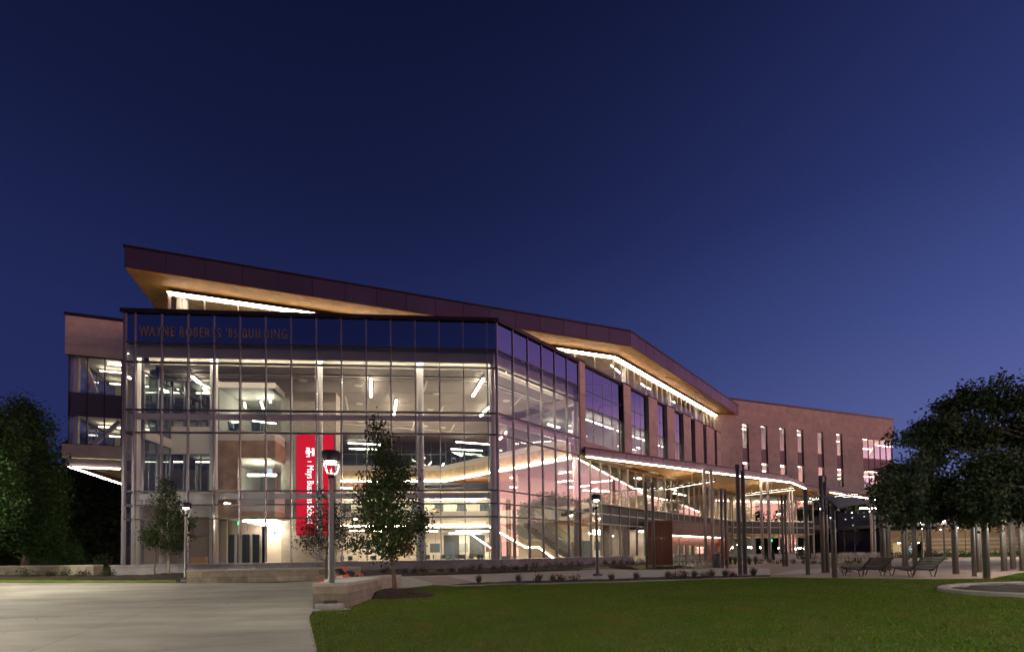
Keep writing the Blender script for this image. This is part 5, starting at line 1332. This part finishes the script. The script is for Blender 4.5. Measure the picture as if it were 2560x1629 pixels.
# lobby furniture seen through the glass
lc = empty('lobby_chair', (0, 0, 0)); MB().box((0, 0, .46), (.44, .44, .05)).build('seat', seat_m, lc); MB().box((-.22, 0, .72), (.04, .42, .36)).build('backrest', seat_m, lc)
for sx_ in (-.2, .2):
    for sy in (-.2, .2): MB().tube([(sx_ * 1.1, sy * 1.1, 0), (sx_, sy, .45)], .014, 5).build('leg', steel_m, lc)
lt = table_proto('lobby_table', steel_m, .5)
spots = [(862, 39), (880, 40), (938, 39), (1066, 38), (1078, 39.5), (1090, 41), (1108, 41), (1120, 40), (1135, 42), (1152, 40), (1163, 41), (1178, 42), (1192, 40), (1205, 41), (1100, 43.5), (1143, 44)]
for i, (u, y) in enumerate(spots): q_ = at(u, 1400, y); q_.z = FZ + .003; place(lc, q_, random.uniform(0, 6.28), f'{ORD[sorted(x[0] for x in spots).index(u)]} small dark lobby chair from the left beyond the ground storey glass', 'chair', 'lobby chairs on the ground storey', i == 0)
for i, (u, y) in enumerate(((871, 40.5), (1084, 40), (1128, 41), (1170, 41.5), (1198, 41.8))): q_ = at(u, 1400, y); q_.z = FZ + .003; place(lt, q_, 0, f'{ORD[i]} round lobby table from the left beyond the ground storey glass', 'table', 'lobby tables on the ground storey', i == 0)
lg = copy_thing(lc, Matrix.Translation(F.P(k1 + 1.0, -17.0, z3t + .005)), 'first dark chair from the left on the third storey balcony', 'balcony chairs'); lg['category'] = 'chair'
for i in range(7):
    a_ = F.P(k1, nk, 0).lerp(R.P(9.1, -.7, 0), .25 + .1 * i); a_ = a_ + Vector((.3, 1.6 + .3 * (i % 2), 0)); a_.z = z3t + .005
    c_ = copy_thing(lc, Matrix.Translation(a_) @ Matrix.Rotation(random.uniform(0, 6.28), 4, 'Z'), f'{ORD[i + 1]} dark chair from the left on the third storey balcony', 'balcony chairs'); c_['category'] = 'chair'
zm = zq(1077) + .003
mc_spots = ((587, 4.2, 0), (601, 4.6, 1.2), (640, 4.3, 2.0), (652, 4.8, 3.0))
mcp = empty('meeting_chair', (0, 0, 0)); MB().box((0, 0, .46), (.5, .5, .1)).build('seat', seat_m, mcp); MB().lathe((0, 0, 0), [(.03, .05), (.03, .42)], 8).build('stem', steel_m, mcp)
MB().add([(-.25, -.25, .5), (-.25, .25, .5), (-.34, .28, 1.0), (-.34, -.28, 1.0), (-.2, -.25, .5), (-.2, .25, .5), (-.28, .28, 1.0), (-.28, -.28, 1.0)], [(0, 1, 2, 3), (7, 6, 5, 4), (0, 4, 5, 1), (1, 5, 6, 2), (2, 6, 7, 3), (3, 7, 4, 0)]).build('backrest', seat_m, mcp)
for k in range(5): a = k * 1.2566; MB().tube([(0, 0, .07), (.26 * math.cos(a), .26 * math.sin(a), .03)], .02, 5).build('foot', steel_m, mcp)
for i, (u, n_, yw) in enumerate(mc_spots):
    s_ = F.S(u, -n_); q_ = F.P(s_, -n_, zm); place(mcp, q_, yw, f'{ORD[i]} dark shell chair from the left in the upper meeting room', 'chair', 'meeting room chairs', i == 0)
# ---- concrete ring with mulch at the lower right
ring = gpoly([(2326, 1483), (2338, 1474), (2370, 1468), (2450, 1464), (2570, 1463)])
rc = (16.4, 14.6)
Rx, Ry = 4.65, 3.0
e0, e1, e2_ = grd(2324, 1486), grd(2560, 1464), grd(2560, 1511)
rc = (e0.x + 5.55, e0.y + .1); Rx = 4.6
mo = MB(); no = 64
for i in range(no):
    pass
prof = [(-.18, .0), (-.18, .13), (-.15, .15), (.12, .15), (.15, .12), (.15, .0)]
V = []; Fq = []
for i in range(no):
    a = 2 * math.pi * i / no
    for (d_, z_) in prof:
        x, y = rc[0] + (Rx + d_) * math.cos(a), rc[1] + (2.35 + d_) * math.sin(a); V.append((x, y, zt(x, y) + z_ - .02))
for i in range(no):
    for k in range(len(prof)): Fq.append((i * 6 + k, ((i + 1) % no) * 6 + k, ((i + 1) % no) * 6 + (k + 1) % 6, i * 6 + (k + 1) % 6))
struct(MB().add(V, Fq).build('kerb_ring', kerb_m))
ell = [(rc[0] + (Rx - .1) * math.cos(2 * math.pi * i / 48), rc[1] + 2.25 * math.sin(2 * math.pi * i / 48)) for i in range(48)]
bed(None, .03, .07, extra=ell)
# ---- mulch mounds
def mound(p, rx, ry, h, name='mulch_mound'):
    mb = MB(); nr, na = 9, 36; V = [(p[0], p[1], zt(p[0], p[1]) + h)]; Fq = []
    for i in range(1, nr + 1):
        for k in range(na):
            a = 2 * math.pi * k / na; f = i / nr; wob = 1 + .10 * math.sin(3 * a + p[0]) + .05 * math.sin(7 * a)
            x, y = p[0] + rx * f * wob * math.cos(a), p[1] + ry * f * wob * math.sin(a); V.append((x, y, zt(x, y) - .02 * (i == nr) + h * (1 - f ** 2.2) * .92 + random.uniform(0, .05) * (i < nr) + .01))
    for k in range(na): Fq.append((0, 1 + k, 1 + (k + 1) % na))
    for i in range(nr - 1):
        for k in range(na): Fq.append((1 + i * na + k, 1 + (i + 1) * na + k, 1 + (i + 1) * na + (k + 1) % na, 1 + i * na + (k + 1) % na))
    return struct(mb.add(V, Fq).build(name, mulch_m))
tA = grd(989, 1490); mound(tA, 1.28, .95, .24)
tB = grd(420, 1443); mound(tB, 1.5, .9, .22)
# ================================================================== VEGETATION
def leaves_np(centers, per, spread, size, droop=.3):
    n = len(centers) * per
    c = np.repeat(np.asarray(centers), per, 0) + rng.normal(0, 1, (n, 3)) * spread
    d = rng.normal(0, 1, (n, 3)); d[:, 2] -= droop; d /= np.linalg.norm(d, axis=1, keepdims=True)
    e = rng.normal(0, 1, (n, 3)); e -= (e * d).sum(1, keepdims=True) * d; e /= np.linalg.norm(e, axis=1, keepdims=True)
    s = size * rng.uniform(.6, 1.3, (n, 1)); nrm = np.cross(d, e)
    V = np.empty((n, 4, 3)); V[:, 0] = c; V[:, 1] = c + d * s * .5 + e * s * .26 + nrm * s * .06; V[:, 2] = c + d * s; V[:, 3] = c + d * s * .5 - e * s * .26 + nrm * s * .06
    return V.reshape(-1, 3), np.arange(4 * n).reshape(-1, 4)
def in_lobes(lobes, n, shell=.45):
    w = np.array([l[1][0] * l[1][1] * l[1][2] for l in lobes]) ** .75; w /= w.sum()
    out = []
    for (c, r), k in zip(lobes, rng.multinomial(n, w)):
        d = rng.normal(0, 1, (k, 3)); d /= np.linalg.norm(d, axis=1, keepdims=True)
        rad = (shell + (1 - shell) * rng.random((k, 1))) * (1 + .12 * np.sin(d[:, :1] * 9 + d[:, 2:] * 7))
        out.append(np.asarray(c) + d * rad * np.asarray(r))
    return np.concatenate(out)
def tree(name, base, H, lobes, n_cl, per, spread, size, leaf, bark, r0, label, cat='tree', group=None, limbs=16, trunk_to=.85, lean=(0, 0), shell=.45, fmin=.25):
    base = Vector(base); t = tag(empty(name, base), label, cat, group)
    top = base + Vector((lean[0], lean[1], H * trunk_to)); mb = MB()
    k = 7; P = [base.lerp(top, i / k) + Vector((random.gauss(0, .012 * H * (0 < i < k)), random.gauss(0, .012 * H * (0 < i < k)), -.15 if i == 0 else 0)) for i in range(k + 1)]
    mb.tube(P, [r0 * (1.25 if i == 0 else 1 - .85 * i / k) for i in range(k + 1)], 9)
    C = in_lobes(lobes, n_cl, shell)
    hi = C[C[:, 2] > base.z + H * max(0, fmin - .12)]; pick = hi[rng.choice(len(hi), min(limbs, len(hi)), replace=False)]
    for q in pick:
        q = Vector(q); f = max(fmin, min(.95, ((q.z - base.z) / H - .12) / trunk_to)); a = base.lerp(top, f); rr = r0 * (1 - .85 * f) * .6
        m = a.lerp(q, .5) + Vector((random.gauss(0, .1), random.gauss(0, .1), -.08 * (q - a).length)); mb.tube([a, m, q], [rr, rr * .6, rr * .2], 5)
        for _ in range(2):
            q2 = q + Vector((random.gauss(0, .35), random.gauss(0, .35), random.gauss(.1, .25))); mb.tube([m, q.lerp(q2, .5), q2], [rr * .35, rr * .2, rr * .08], 4)
    mb.build('trunk', bark, t, True)
    V, Fq = leaves_np(C, per, spread, size); np_mesh('crown', V, Fq, leaf, t)
    return t
def L(u, v, y, ru, rv, dy=None):              # lobe from photo pixels
    c = at(u, v, y); k = y / FPX; return ((c.x, c.y, c.z), (ru * k, (dy or ru * k), rv * k))
yA = tA.y
tree('young_tree', tA, 5.9, [L(975, 1345, yA, 62, 58), L(1020, 1300, yA, 50, 45), L(925, 1290, yA, 48, 45), L(965, 1230, yA, 62, 55), L(985, 1180, yA, 55, 42), L(965, 1140, yA, 42, 36), L(950, 1095, yA, 26, 28), L(938, 1060, yA, 14, 24), L(1055, 1310, yA, 26, 18), L(900, 1355, yA, 24, 18), L(905, 1240, yA, 22, 16)],
     520, 24, .14, .11, leaf_a, bark_m, .075, 'young tree with dense green crown in a mulch mound on the lawn', group=None, limbs=26, lean=(-.35, 0))
yC = 21.5
b = at(817, 1440, yC); b.z = zt(b.x, b.y)
tree('young_tree', b, 4.6, [L(815, 1330, yC, 60, 50), L(850, 1300, yC, 40, 40), L(775, 1345, yC, 36, 32), L(812, 1270, yC, 38, 40), L(800, 1225, yC, 16, 26), L(870, 1350, yC, 28, 26)], 260, 17, .15, .10, leaf_b, bark_m, .045, 'thin young tree behind the front street lamp, before the red banner', limbs=22)
yB = tB.y
tree('young_tree', tB, 4.6, [L(420, 1345, yB, 56, 36), L(425, 1300, yB, 46, 38), L(418, 1255, yB, 34, 32), L(416, 1215, yB, 20, 26), L(372, 1340, yB, 26, 16), L(468, 1310, yB, 18, 14)], 330, 30, .15, .11, leaf_a, palebark, .07, 'young tree with pale wrapped trunk at the left of the planter wall', limbs=20)
sp_ = grd(388, 1436); tree('sapling', sp_, 2.6, [((sp_.x, sp_.y, sp_.z + 2.3), (.4, .3, .4))], 12, 8, .1, .08, leaf_b, bark_m, .04, 'thin dark sapling stem left of the pale wrapped tree', limbs=8)
# big trees at the left
GT = 'dark trees at the far left'
yD = 33
bd = lambda u, y: Vector((*at(u, 1400, y)[:2], zt(*at(u, 1400, y)[:2])))
tree('shade_tree', bd(62, yD), 12.5, [L(70, 1075, yD, 48, 70), L(85, 1180, yD, 62, 90), L(60, 1290, yD, 80, 90), L(110, 1340, yD, 44, 62), L(60, 1030, yD, 26, 38), L(20, 1200, yD, 50, 110), L(118, 1250, yD, 34, 60)], 1500, 26, .34, .20, leaf_c, bark_m, .25, 'tall dense dark green tree left of the glass building', group=GT, limbs=20)
tree('shade_tree', bd(-28, 27), 11, [L(-25, 1080, 27, 55, 80), L(0, 1180, 27, 36, 60), L(-20, 1270, 27, 55, 60), L(-60, 1160, 27, 70, 110)], 800, 26, .30, .19, leaf_c, bark_m, .22, 'lighter green lamp lit tree cut by the left picture edge', group=GT, limbs=14)
# dark wood far behind on the left
def wood(name, x0, x1, y0, y1, h, n, label, lf=leaf_b, kind='stuff'):
    X = rng.uniform(x0, x1, n); Yv = rng.uniform(y0, y1, n)
    hh = lambda x, y: h * (.74 + .16 * np.sin(x * .35 + y * .21 + 1) + .10 * np.sin(y * .47 + x * .13) + .05 * np.sin(x * 1.3 + y * .9))
    Zv = hh(X, Yv) * np.sqrt(rng.random(n)); V, Fq = leaves_np(np.stack([X, Yv, Zv + .2], 1), 14, .55, .9)
    # solid inner mass of the wood: a bumpy ridge under the leaves
    long_x = (x1 - x0) > (y1 - y0); k = 60
    tt = np.linspace(0, 1, k); cxs = x0 + (x1 - x0) * (tt if long_x else .5); cys = y0 + (y1 - y0) * (.5 if long_x else tt)
    cxs = np.broadcast_to(cxs, k); cys = np.broadcast_to(cys, k); wd = (y1 - y0 if long_x else x1 - x0) * .32; tp_ = hh(cxs, cys) * .98
    pts = []
    for a, zf in ((-1, 0), (-.8, .55), (-.35, .92), (0, 1), (.35, .92), (.8, .55), (1, 0)):
        ox, oy = (0, a * wd) if long_x else (a * wd, 0); pts.append(np.stack([cxs + ox, cys + oy, tp_ * zf - .3], 1))
    G = np.stack(pts, 1).reshape(-1, 3); q = 7; F2 = np.array([(i * q + c, (i + 1) * q + c, (i + 1) * q + c + 1, i * q + c + 1) for i in range(k - 1) for c in range(q - 1)])
    o = np_mesh(name, np.concatenate([V, G]), np.concatenate([Fq, F2 + len(V)]), lf); tag(o, label, 'trees', kind=kind); return o
wood('distant_wood', -80, -31, 56, 68, 16.0, 3400, 'dark mass of distant trees behind the left wing')
wood('distant_wood', 46, 110, 96, 112, 18, 3400, 'dark wooded slope beyond the right wing of the building')
wood('distant_treeline', 105, 122, 43, 92, 21, 3000, 'tall dark tree line along the right side of the campus')
wood('distant_treeline', 105, 122, -60, 36, 16, 2600, 'low dark tree line far to the right of the campus')
wood('distant_treeline', -60, 100, -95, -80, 7, 2600, 'low dark tree line behind the viewer')
# shrubs at the left
def shrub(u, v, w, h, label, leaf=leaf_s, n=40, per=22, size=.09, y=None, group=None, cat='shrub'):
    p = grd(u, v) if y is None else bd(u, y); k = p.y / FPX
    t = tag(empty('shrub', p), label, cat, group)
    ls = [((p.x + random.gauss(0, .15) * w * k, p.y, p.z + h * k * .5), (w * k * .5, w * k * .45, h * k * .5)), ((p.x - .2 * w * k, p.y + .1, p.z + h * k * .3), (w * k * .35, w * k * .3, h * k * .3))]
    V, Fq = leaves_np(in_lobes(ls, n, .3), per, .05 + .06 * w * k, size, -.3); np_mesh('foliage', V, Fq, leaf, t)
    mb = MB()
    for _ in range(6): a = random.uniform(0, 6.28); mb.tube([(p.x, p.y, p.z), (p.x + .35 * w * k * math.cos(a), p.y + .3 * w * k * math.sin(a), p.z + h * k * .8)], .012, 4)
    mb.build('stem', bark_m, t); return t
shrub(183, 1432, 62, 72, 'rounded green shrub at the end of the grey planter wall', leaf_c, 90, 24, .12, y=31)
shrub(135, 1432, 52, 42, 'low green shrub behind the grey planter wall', leaf_c, 70, 24, .12, y=31)
shrub(258, 1425, 62, 48, 'loose yellowish shrub in the gap beside the glass corner', leaf_s, 70, 12, .13, y=31.5)
for u, w, lb in ((262, 28, 'small round shrub before the base wall corner'), (215, 34, 'small dark shrub in the left mulch bed'), (165, 32, 'reddish low plant in the left mulch bed'), (120, 30, 'low flowering plant in the left mulch bed'), (60, 34, 'flat groundcover plant at the far left bed')):
    shrub(u, 1440, w, 15, lb, leaf_s, 22, 14, .09)
# bed plants along the glass base
GB = 'small shrubs in the bed along the building'
for i, (u, v, w, h) in enumerate(((960, 1434, 12, 14), (972, 1430, 10, 14), (1014, 1432, 14, 12), (1034, 1433, 16, 14), (1058, 1434, 26, 20), (1105, 1430, 16, 10), (1130, 1430, 20, 14), (1155, 1431, 18, 16), (1178, 1428, 22, 16), (1200, 1426, 16, 18), (1235, 1427, 16, 14), (1262, 1426, 22, 18), (1290, 1425, 20, 16), (1315, 1424, 18, 18), (1340, 1423, 22, 20), (1370, 1424, 26, 20), (1400, 1422, 24, 18), (1428, 1421, 30, 22),
     (1452, 1414, 22, 12), (1492, 1412, 18, 10), (1514, 1412, 14, 16), (1534, 1411, 14, 14), (1551, 1410, 14, 14), (1569, 1410, 14, 14), (1584, 1411, 12, 12), (1599, 1408, 14, 16), (1612, 1411, 20, 18), (1643, 1408, 14, 14), (1656, 1407, 13, 13), (1669, 1406, 9, 10))):
    shrub(u, v, w, h, f'{ORD[i]} small dark shrub from the left along the base of the glass building', leaf_s if i % 3 else leaf_b, 16, 12, .07, group=GB)
# ornamental grass tufts and roses in the planting strip
def tuft(u, v, w, h, label, mt=tuft_m, n=120, group='grass tufts in the planting strip', name='grass_tuft', wd=.008):
    p = grd(u, v); k = p.y / FPX; p.z += .03
    a = rng.uniform(0, 2 * np.pi, n); r = rng.uniform(.05, 1, n) ** .7 * w * k * .5; hh = h * k * rng.uniform(.6, 1.1, n)
    b0 = np.stack([p.x + np.cos(a) * .05, p.y + np.sin(a) * .05, np.full(n, p.z)], 1); tp_ = np.stack([p.x + np.cos(a) * r * 1.1, p.y + np.sin(a) * r * 1.1, p.z + hh * (1 - .25 * (r / (w * k * .5)))], 1); md = (b0 + tp_) / 2; md[:, 2] += hh * .12
    e = np.stack([-np.sin(a), np.cos(a), np.zeros(n)], 1) * wd
    V = np.empty((n, 6, 3)); V[:, 0] = b0 - e; V[:, 1] = b0 + e; V[:, 2] = md + e * .8; V[:, 3] = md - e * .8; V[:, 4] = tp_ + e * .15; V[:, 5] = tp_ - e * .15
    idx = np.arange(n)[:, None] * 6; Fq = np.concatenate([idx + [0, 1, 2, 3], idx + [3, 2, 4, 5]])
    o = np_mesh(name, V.reshape(-1, 3), Fq, mt); tag(o, label, 'plant', group); return o
for i, (u, v) in enumerate(((1197, 1459), (1297, 1457), (1382, 1456), (1529, 1453), (1592, 1451), (1671, 1448), (1736, 1446), (1780, 1445), (1813, 1443), (1884, 1440))):
    tuft(u, v, 28, 24, f'{ORD[i]} tan grass tuft from the left in the strip between walkway and lawn')
for i, (u, v) in enumerate(((1826, 1410), (1839, 1411), (1851, 1412), (1866, 1410), (1874, 1412), (1889, 1411))): tuft(u, v, 18, 26, f'{ORD[i]} bright green strap leaved clump from the left behind the tallest posts', strap_m, 70, 'green strap leaved clumps', 'strap_plant', .02)
def rose(u, v, w, h, label):
    t = shrub(u, v, w, h, label, leaf_s, 26, 12, .06, group='rose bushes in the planting strip', cat='rose bush'); p = grd(u, v); k = p.y / FPX; mb = MB()
    for _ in range(4):
        c = p + Vector((random.uniform(-.4, .4) * w * k, random.uniform(-.2, .1), h * k * random.uniform(.75, 1.1))); mb.lathe(c, [(.0, -.03), (.04, -.01), (.05, .02), (.02, .04)], 7)
    mb.build('blossom', flower_m, t)
for i, (u, v, w, h) in enumerate(((1348, 1456, 22, 20), (1400, 1455, 22, 18), (1441, 1455, 24, 16), (1680, 1448, 30, 18), (1711, 1447, 22, 20), (1760, 1446, 26, 14), (1835, 1443, 20, 12))): rose(u, v, w, h, f'{ORD[i]} rose bush with red blossoms from the left in the strip beside the lawn')
shrub(2125, 1430, 40, 14, 'low green plants beside the first lounger', leaf_s, 26, 14, .06)
for i, (u, v) in enumerate(((1905, 1408), (1925, 1407), (1945, 1409), (1965, 1409), (1985, 1408), (2010, 1409), (2035, 1409), (2060, 1410), (2090, 1407), (2120, 1408), (2150, 1407))): shrub(u, v, 18, 10, f'{ORD[i]} low shrub from the left in the bed before the cafe terrace', leaf_s, 14, 12, .09, group='low shrubs before the cafe terrace')
# bare saplings
def bare(u, y, H, label, r0=.03, n=9, mt=twig_m):
    p = bd(u, y); t = tag(empty('bare_tree', p), label, 'tree', 'leafless young trees'); mb = MB(); top = p + Vector((.05, 0, H))
    mb.tube([p - Vector((0, 0, .1)), p.lerp(top, .5), top], [r0, r0 * .7, r0 * .2], 7); mb.build('trunk', bark_m, t, True); mb = MB()
    for i in range(n):
        f = .38 + .58 * i / n; a = i * 2.4 + random.random(); s = p.lerp(top, f); l = H * .34 * (1.1 - f * .5)
        e = s + Vector((math.cos(a) * l * .8, math.sin(a) * l * .6, l * .55)); m = s.lerp(e, .5) + Vector((0, 0, .05)); mb.tube([s, m, e], [r0 * .35, r0 * .22, r0 * .08], 5)
        for _ in range(4):
            q = s.lerp(e, random.uniform(.4, .95)); d = Vector((random.gauss(0, .3), random.gauss(0, .3), random.gauss(.2, .2))) * l * .8; mb.tube([q, q + d], [r0 * .14, r0 * .04], 4)
    mb.build('branches', mt, t, True)
mnd = bd(1557, 30.5); bare(1557, 30.5, 2.7, 'leafless sapling in a mulch mound before the glass wall'); mound(mnd, 1.0, .7, .16)
bare(1655, 33, 2.5, 'leafless young tree with spreading twigs before the rust red wall', n=12); mound(bd(1655, 33), 1.0, .7, .15)
bare(1698, 35, 3.0, 'leafless young tree in front of the portal door'); mound(bd(1698, 35), 1.1, .7, .15)
bare(2113, 47, 3.6, 'leafless multi stemmed tree on the far terrace', .05, 14); bare(2138, 47, 4.0, 'taller leafless tree on the far terrace', .05, 14)
b = bd(2272, 52); tree('small_tree', b, 3.8, [L(2275, 1345, 52, 20, 26), L(2268, 1370, 52, 14, 16)], 60, 12, .2, .16, leaf_c, bark_m, .05, 'small green tree in front of the lit brick niche', limbs=10)
# oak at the right
yO = 15.0; bo = Vector((rc[0] + .3, rc[1], zt(rc[0], rc[1])))
ol = []
for (u, v, ru, rv) in ((2500, 955, 26, 32), (2478, 1000, 46, 34), (2530, 1010, 44, 34), (2430, 990, 36, 26), (2400, 1025, 46, 28), (2358, 1015, 24, 18), (2345, 1062, 48, 26), (2300, 1062, 26, 16), (2315, 1100, 50, 26), (2270, 1098, 24, 13), (2240, 1092, 14, 8), (2330, 1145, 52, 28), (2285, 1165, 48, 24), (2240, 1180, 36, 22), (2215, 1215, 30, 20),
    (2265, 1215, 52, 28), (2225, 1255, 36, 26), (2275, 1270, 52, 32), (2240, 1300, 38, 20), (2320, 1285, 50, 30), (2350, 1220, 46, 26), (2410, 1085, 62, 44), (2430, 1165, 50, 30), (2400, 1275, 50, 26), (2450, 1290, 52, 30), (2490, 1080, 64, 50), (2500, 1170, 66, 50), (2510, 1260, 60, 44), (2560, 1080, 60, 54), (2570, 1180, 60, 50), (2570, 1270, 60, 44), (2440, 1225, 60, 36), (2640, 1100, 70, 90), (2660, 1230, 80, 80), (2590, 990, 50, 44)):
    ol.append(L(u, v, yO + random.uniform(-1.0, 1.0), ru * 1.05, rv * 1.0, ru * yO / FPX * 1.2))
tree('oak_tree', bo, 6.9, ol, 1300, 36, .13, .125, leaf_b, twig_m, .22, 'large dark spreading oak over the loungers at the right picture edge', limbs=16, shell=.25, trunk_to=.75, fmin=.66)
# hedge before the brick wall
V, Fq = leaves_np(np.stack([rng.uniform(34, 80, 500), 64.2 + rng.normal(0, .4, 500), .3 + .7 * rng.random(500)], 1), 14, .2, .25); tag(np_mesh('hedge', V, Fq, leaf_c), 'low clipped green hedge along the banded brick wall', 'hedge', kind='stuff')
# ================================================================== FAR BUILDINGS AT THE RIGHT
bw = empty('brick_building', (60, 72, 0)); tag(bw, 'low brick building with pale bands and lit niche beyond the posts', 'building')
FB = Plane(*at(2226, 1400, 70)[:2], -3)
def fs(u): return FB.S(u, 0, 1350)
zt_ = lambda v: FB.Z(2400, v)
y0 = zt(60, 72)
segs = [(2226, 2232), (2310, 2345), (2345, 2412), (2412, 2498), (2498, 2700)]
bands = [(1313, 1344, brick_m), (1344, 1349.5, band_m), (1349.5, 1354, brick_m), (1354, 1358.5, band_m), (1358.5, 1364, brick_m), (1364, 1369, band_m), (1369, 1376, brick_m), (1376, 1382, band_m), (1382, 1400, brick_m)]
for i, (a, b_) in enumerate(segs):
    for (v0, v1, m_) in bands: pbox('brick_course', m_, bw, FB, fs(a), fs(b_), -.5, .15 if i % 2 else 0, zt_(v1), zt_(v0) if v0 > 1313 else zt_(1313 if i > 1 else 1322))
pbox('niche_back', band_m, bw, FB, fs(2232), fs(2310), -2.2, -2.0, y0, zt_(1353)); pbox('niche_head', brick_m, bw, FB, fs(2232), fs(2310), -2.2, 0, zt_(1353), zt_(1322))
for u in (2255, 2262, 2290, 2300): s = fs(u); pbox('niche_light', spot, bw, FB, s, s + .4, -.9, -.7, zt_(1354.5), zt_(1353.5))
pbox('door_glow', screen_e, bw, FB, fs(2282), fs(2309), -1.99, -1.9, y0 + .2, zt_(1360)); pbox('door_glow', glass, bw, FB, fs(2282), fs(2309), -1.85, -1.82, y0 + .2, zt_(1360))
pbox('roof_slab', base_m, bw, FB, fs(2218), fs(2720), -20, .3, zt_(1313) + .02, zt_(1313) + .5)
pbox('upper_storey', mat('far_upper_wall', (.30, .17, .13), .8), bw, FB, fs(2430), fs(2750), -18, -4, zt_(1313) + .5, zt_(1285))
for k in range(8): s = fs(2330) + 3.4 * k; pbox('upper_window', led_in, bw, FB, s, s + 1.0, -3.98, -3.9, zt_(1300), zt_(1297)) if k > 3 else None
fb2 = empty('distant_building', (60, 95, 0)); tag(fb2, 'distant pinkish building wing behind the terrace with a pale band', 'building')
FB2 = Plane(*at(2035, 1400, 88)[:2], 8)
pbox('wall', mat('far_pink_wall', (.30, .17, .14), .8), fb2, FB2, 0, FB2.S(2085), -8, 0, FB2.Z(2060, 1331), FB2.Z(2060, 1311)); pbox('band', band_m, fb2, FB2, 0, FB2.S(2085), -8, .1, FB2.Z(2060, 1332.5), FB2.Z(2060, 1331)); pbox('upper_wall', dark_m, fb2, FB2, 0, FB2.S(2085), -8, -.2, FB2.Z(2060, 1311), FB2.Z(2060, 1290)); pbox('pier', dark_m, fb2, FB2, 0, 3, -8, -1, -.2, FB2.Z(2060, 1333))
fb3 = empty('distant_building', (70, 120, 0)); tag(fb3, 'far dark building with a few lit windows on the wooded slope', 'building')
FB3 = Plane(*at(2100, 1400, 94)[:2], 5)
pbox('wall', dark_m, fb3, FB3, 0, FB3.S(2220), -10, -.3, 0, FB3.Z(2150, 1280))
for (u, v) in ((2115, 1298), (2132, 1294), (2162, 1291), (2134, 1313)):
    s, z = FB3.hit(u, v); pbox('lit_window', screen_e, fb3, FB3, s, s + .22, -.29, -.2, z, z + .16)
pbox('lit_window', led_in, fb3, FB3, FB3.S(2150), FB3.S(2215), -.29, -.2, FB3.Z(2180, 1270.5), FB3.Z(2180, 1268.5))

nL = 260
xs_ = np.concatenate([rng.uniform(-16, -3.2, 90), rng.uniform(-5, 14, 170)]); ys_ = np.concatenate([rng.uniform(7, 24, 90), rng.uniform(8, 22, 170)])
cs_ = np.stack([xs_, ys_, np.array([zt(a, b) + .035 for a, b in zip(xs_, ys_)])], 1)
V, Fq = leaves_np(cs_, 1, .004, .075, 0); V = V.reshape(-1, 4, 3); V[:, :, 2] = (V[:, :, 2] - cs_[:, None, 2]) * .2 + cs_[:, None, 2]; V[:90, :, 2] -= .018
tag(np_mesh('fallen_leaves', V.reshape(-1, 3), Fq, mat('dry_leaf', (.16, .10, .045), .8)), 'scattered dry brown leaves on the lawn and the plaza', 'leaves', kind='stuff')
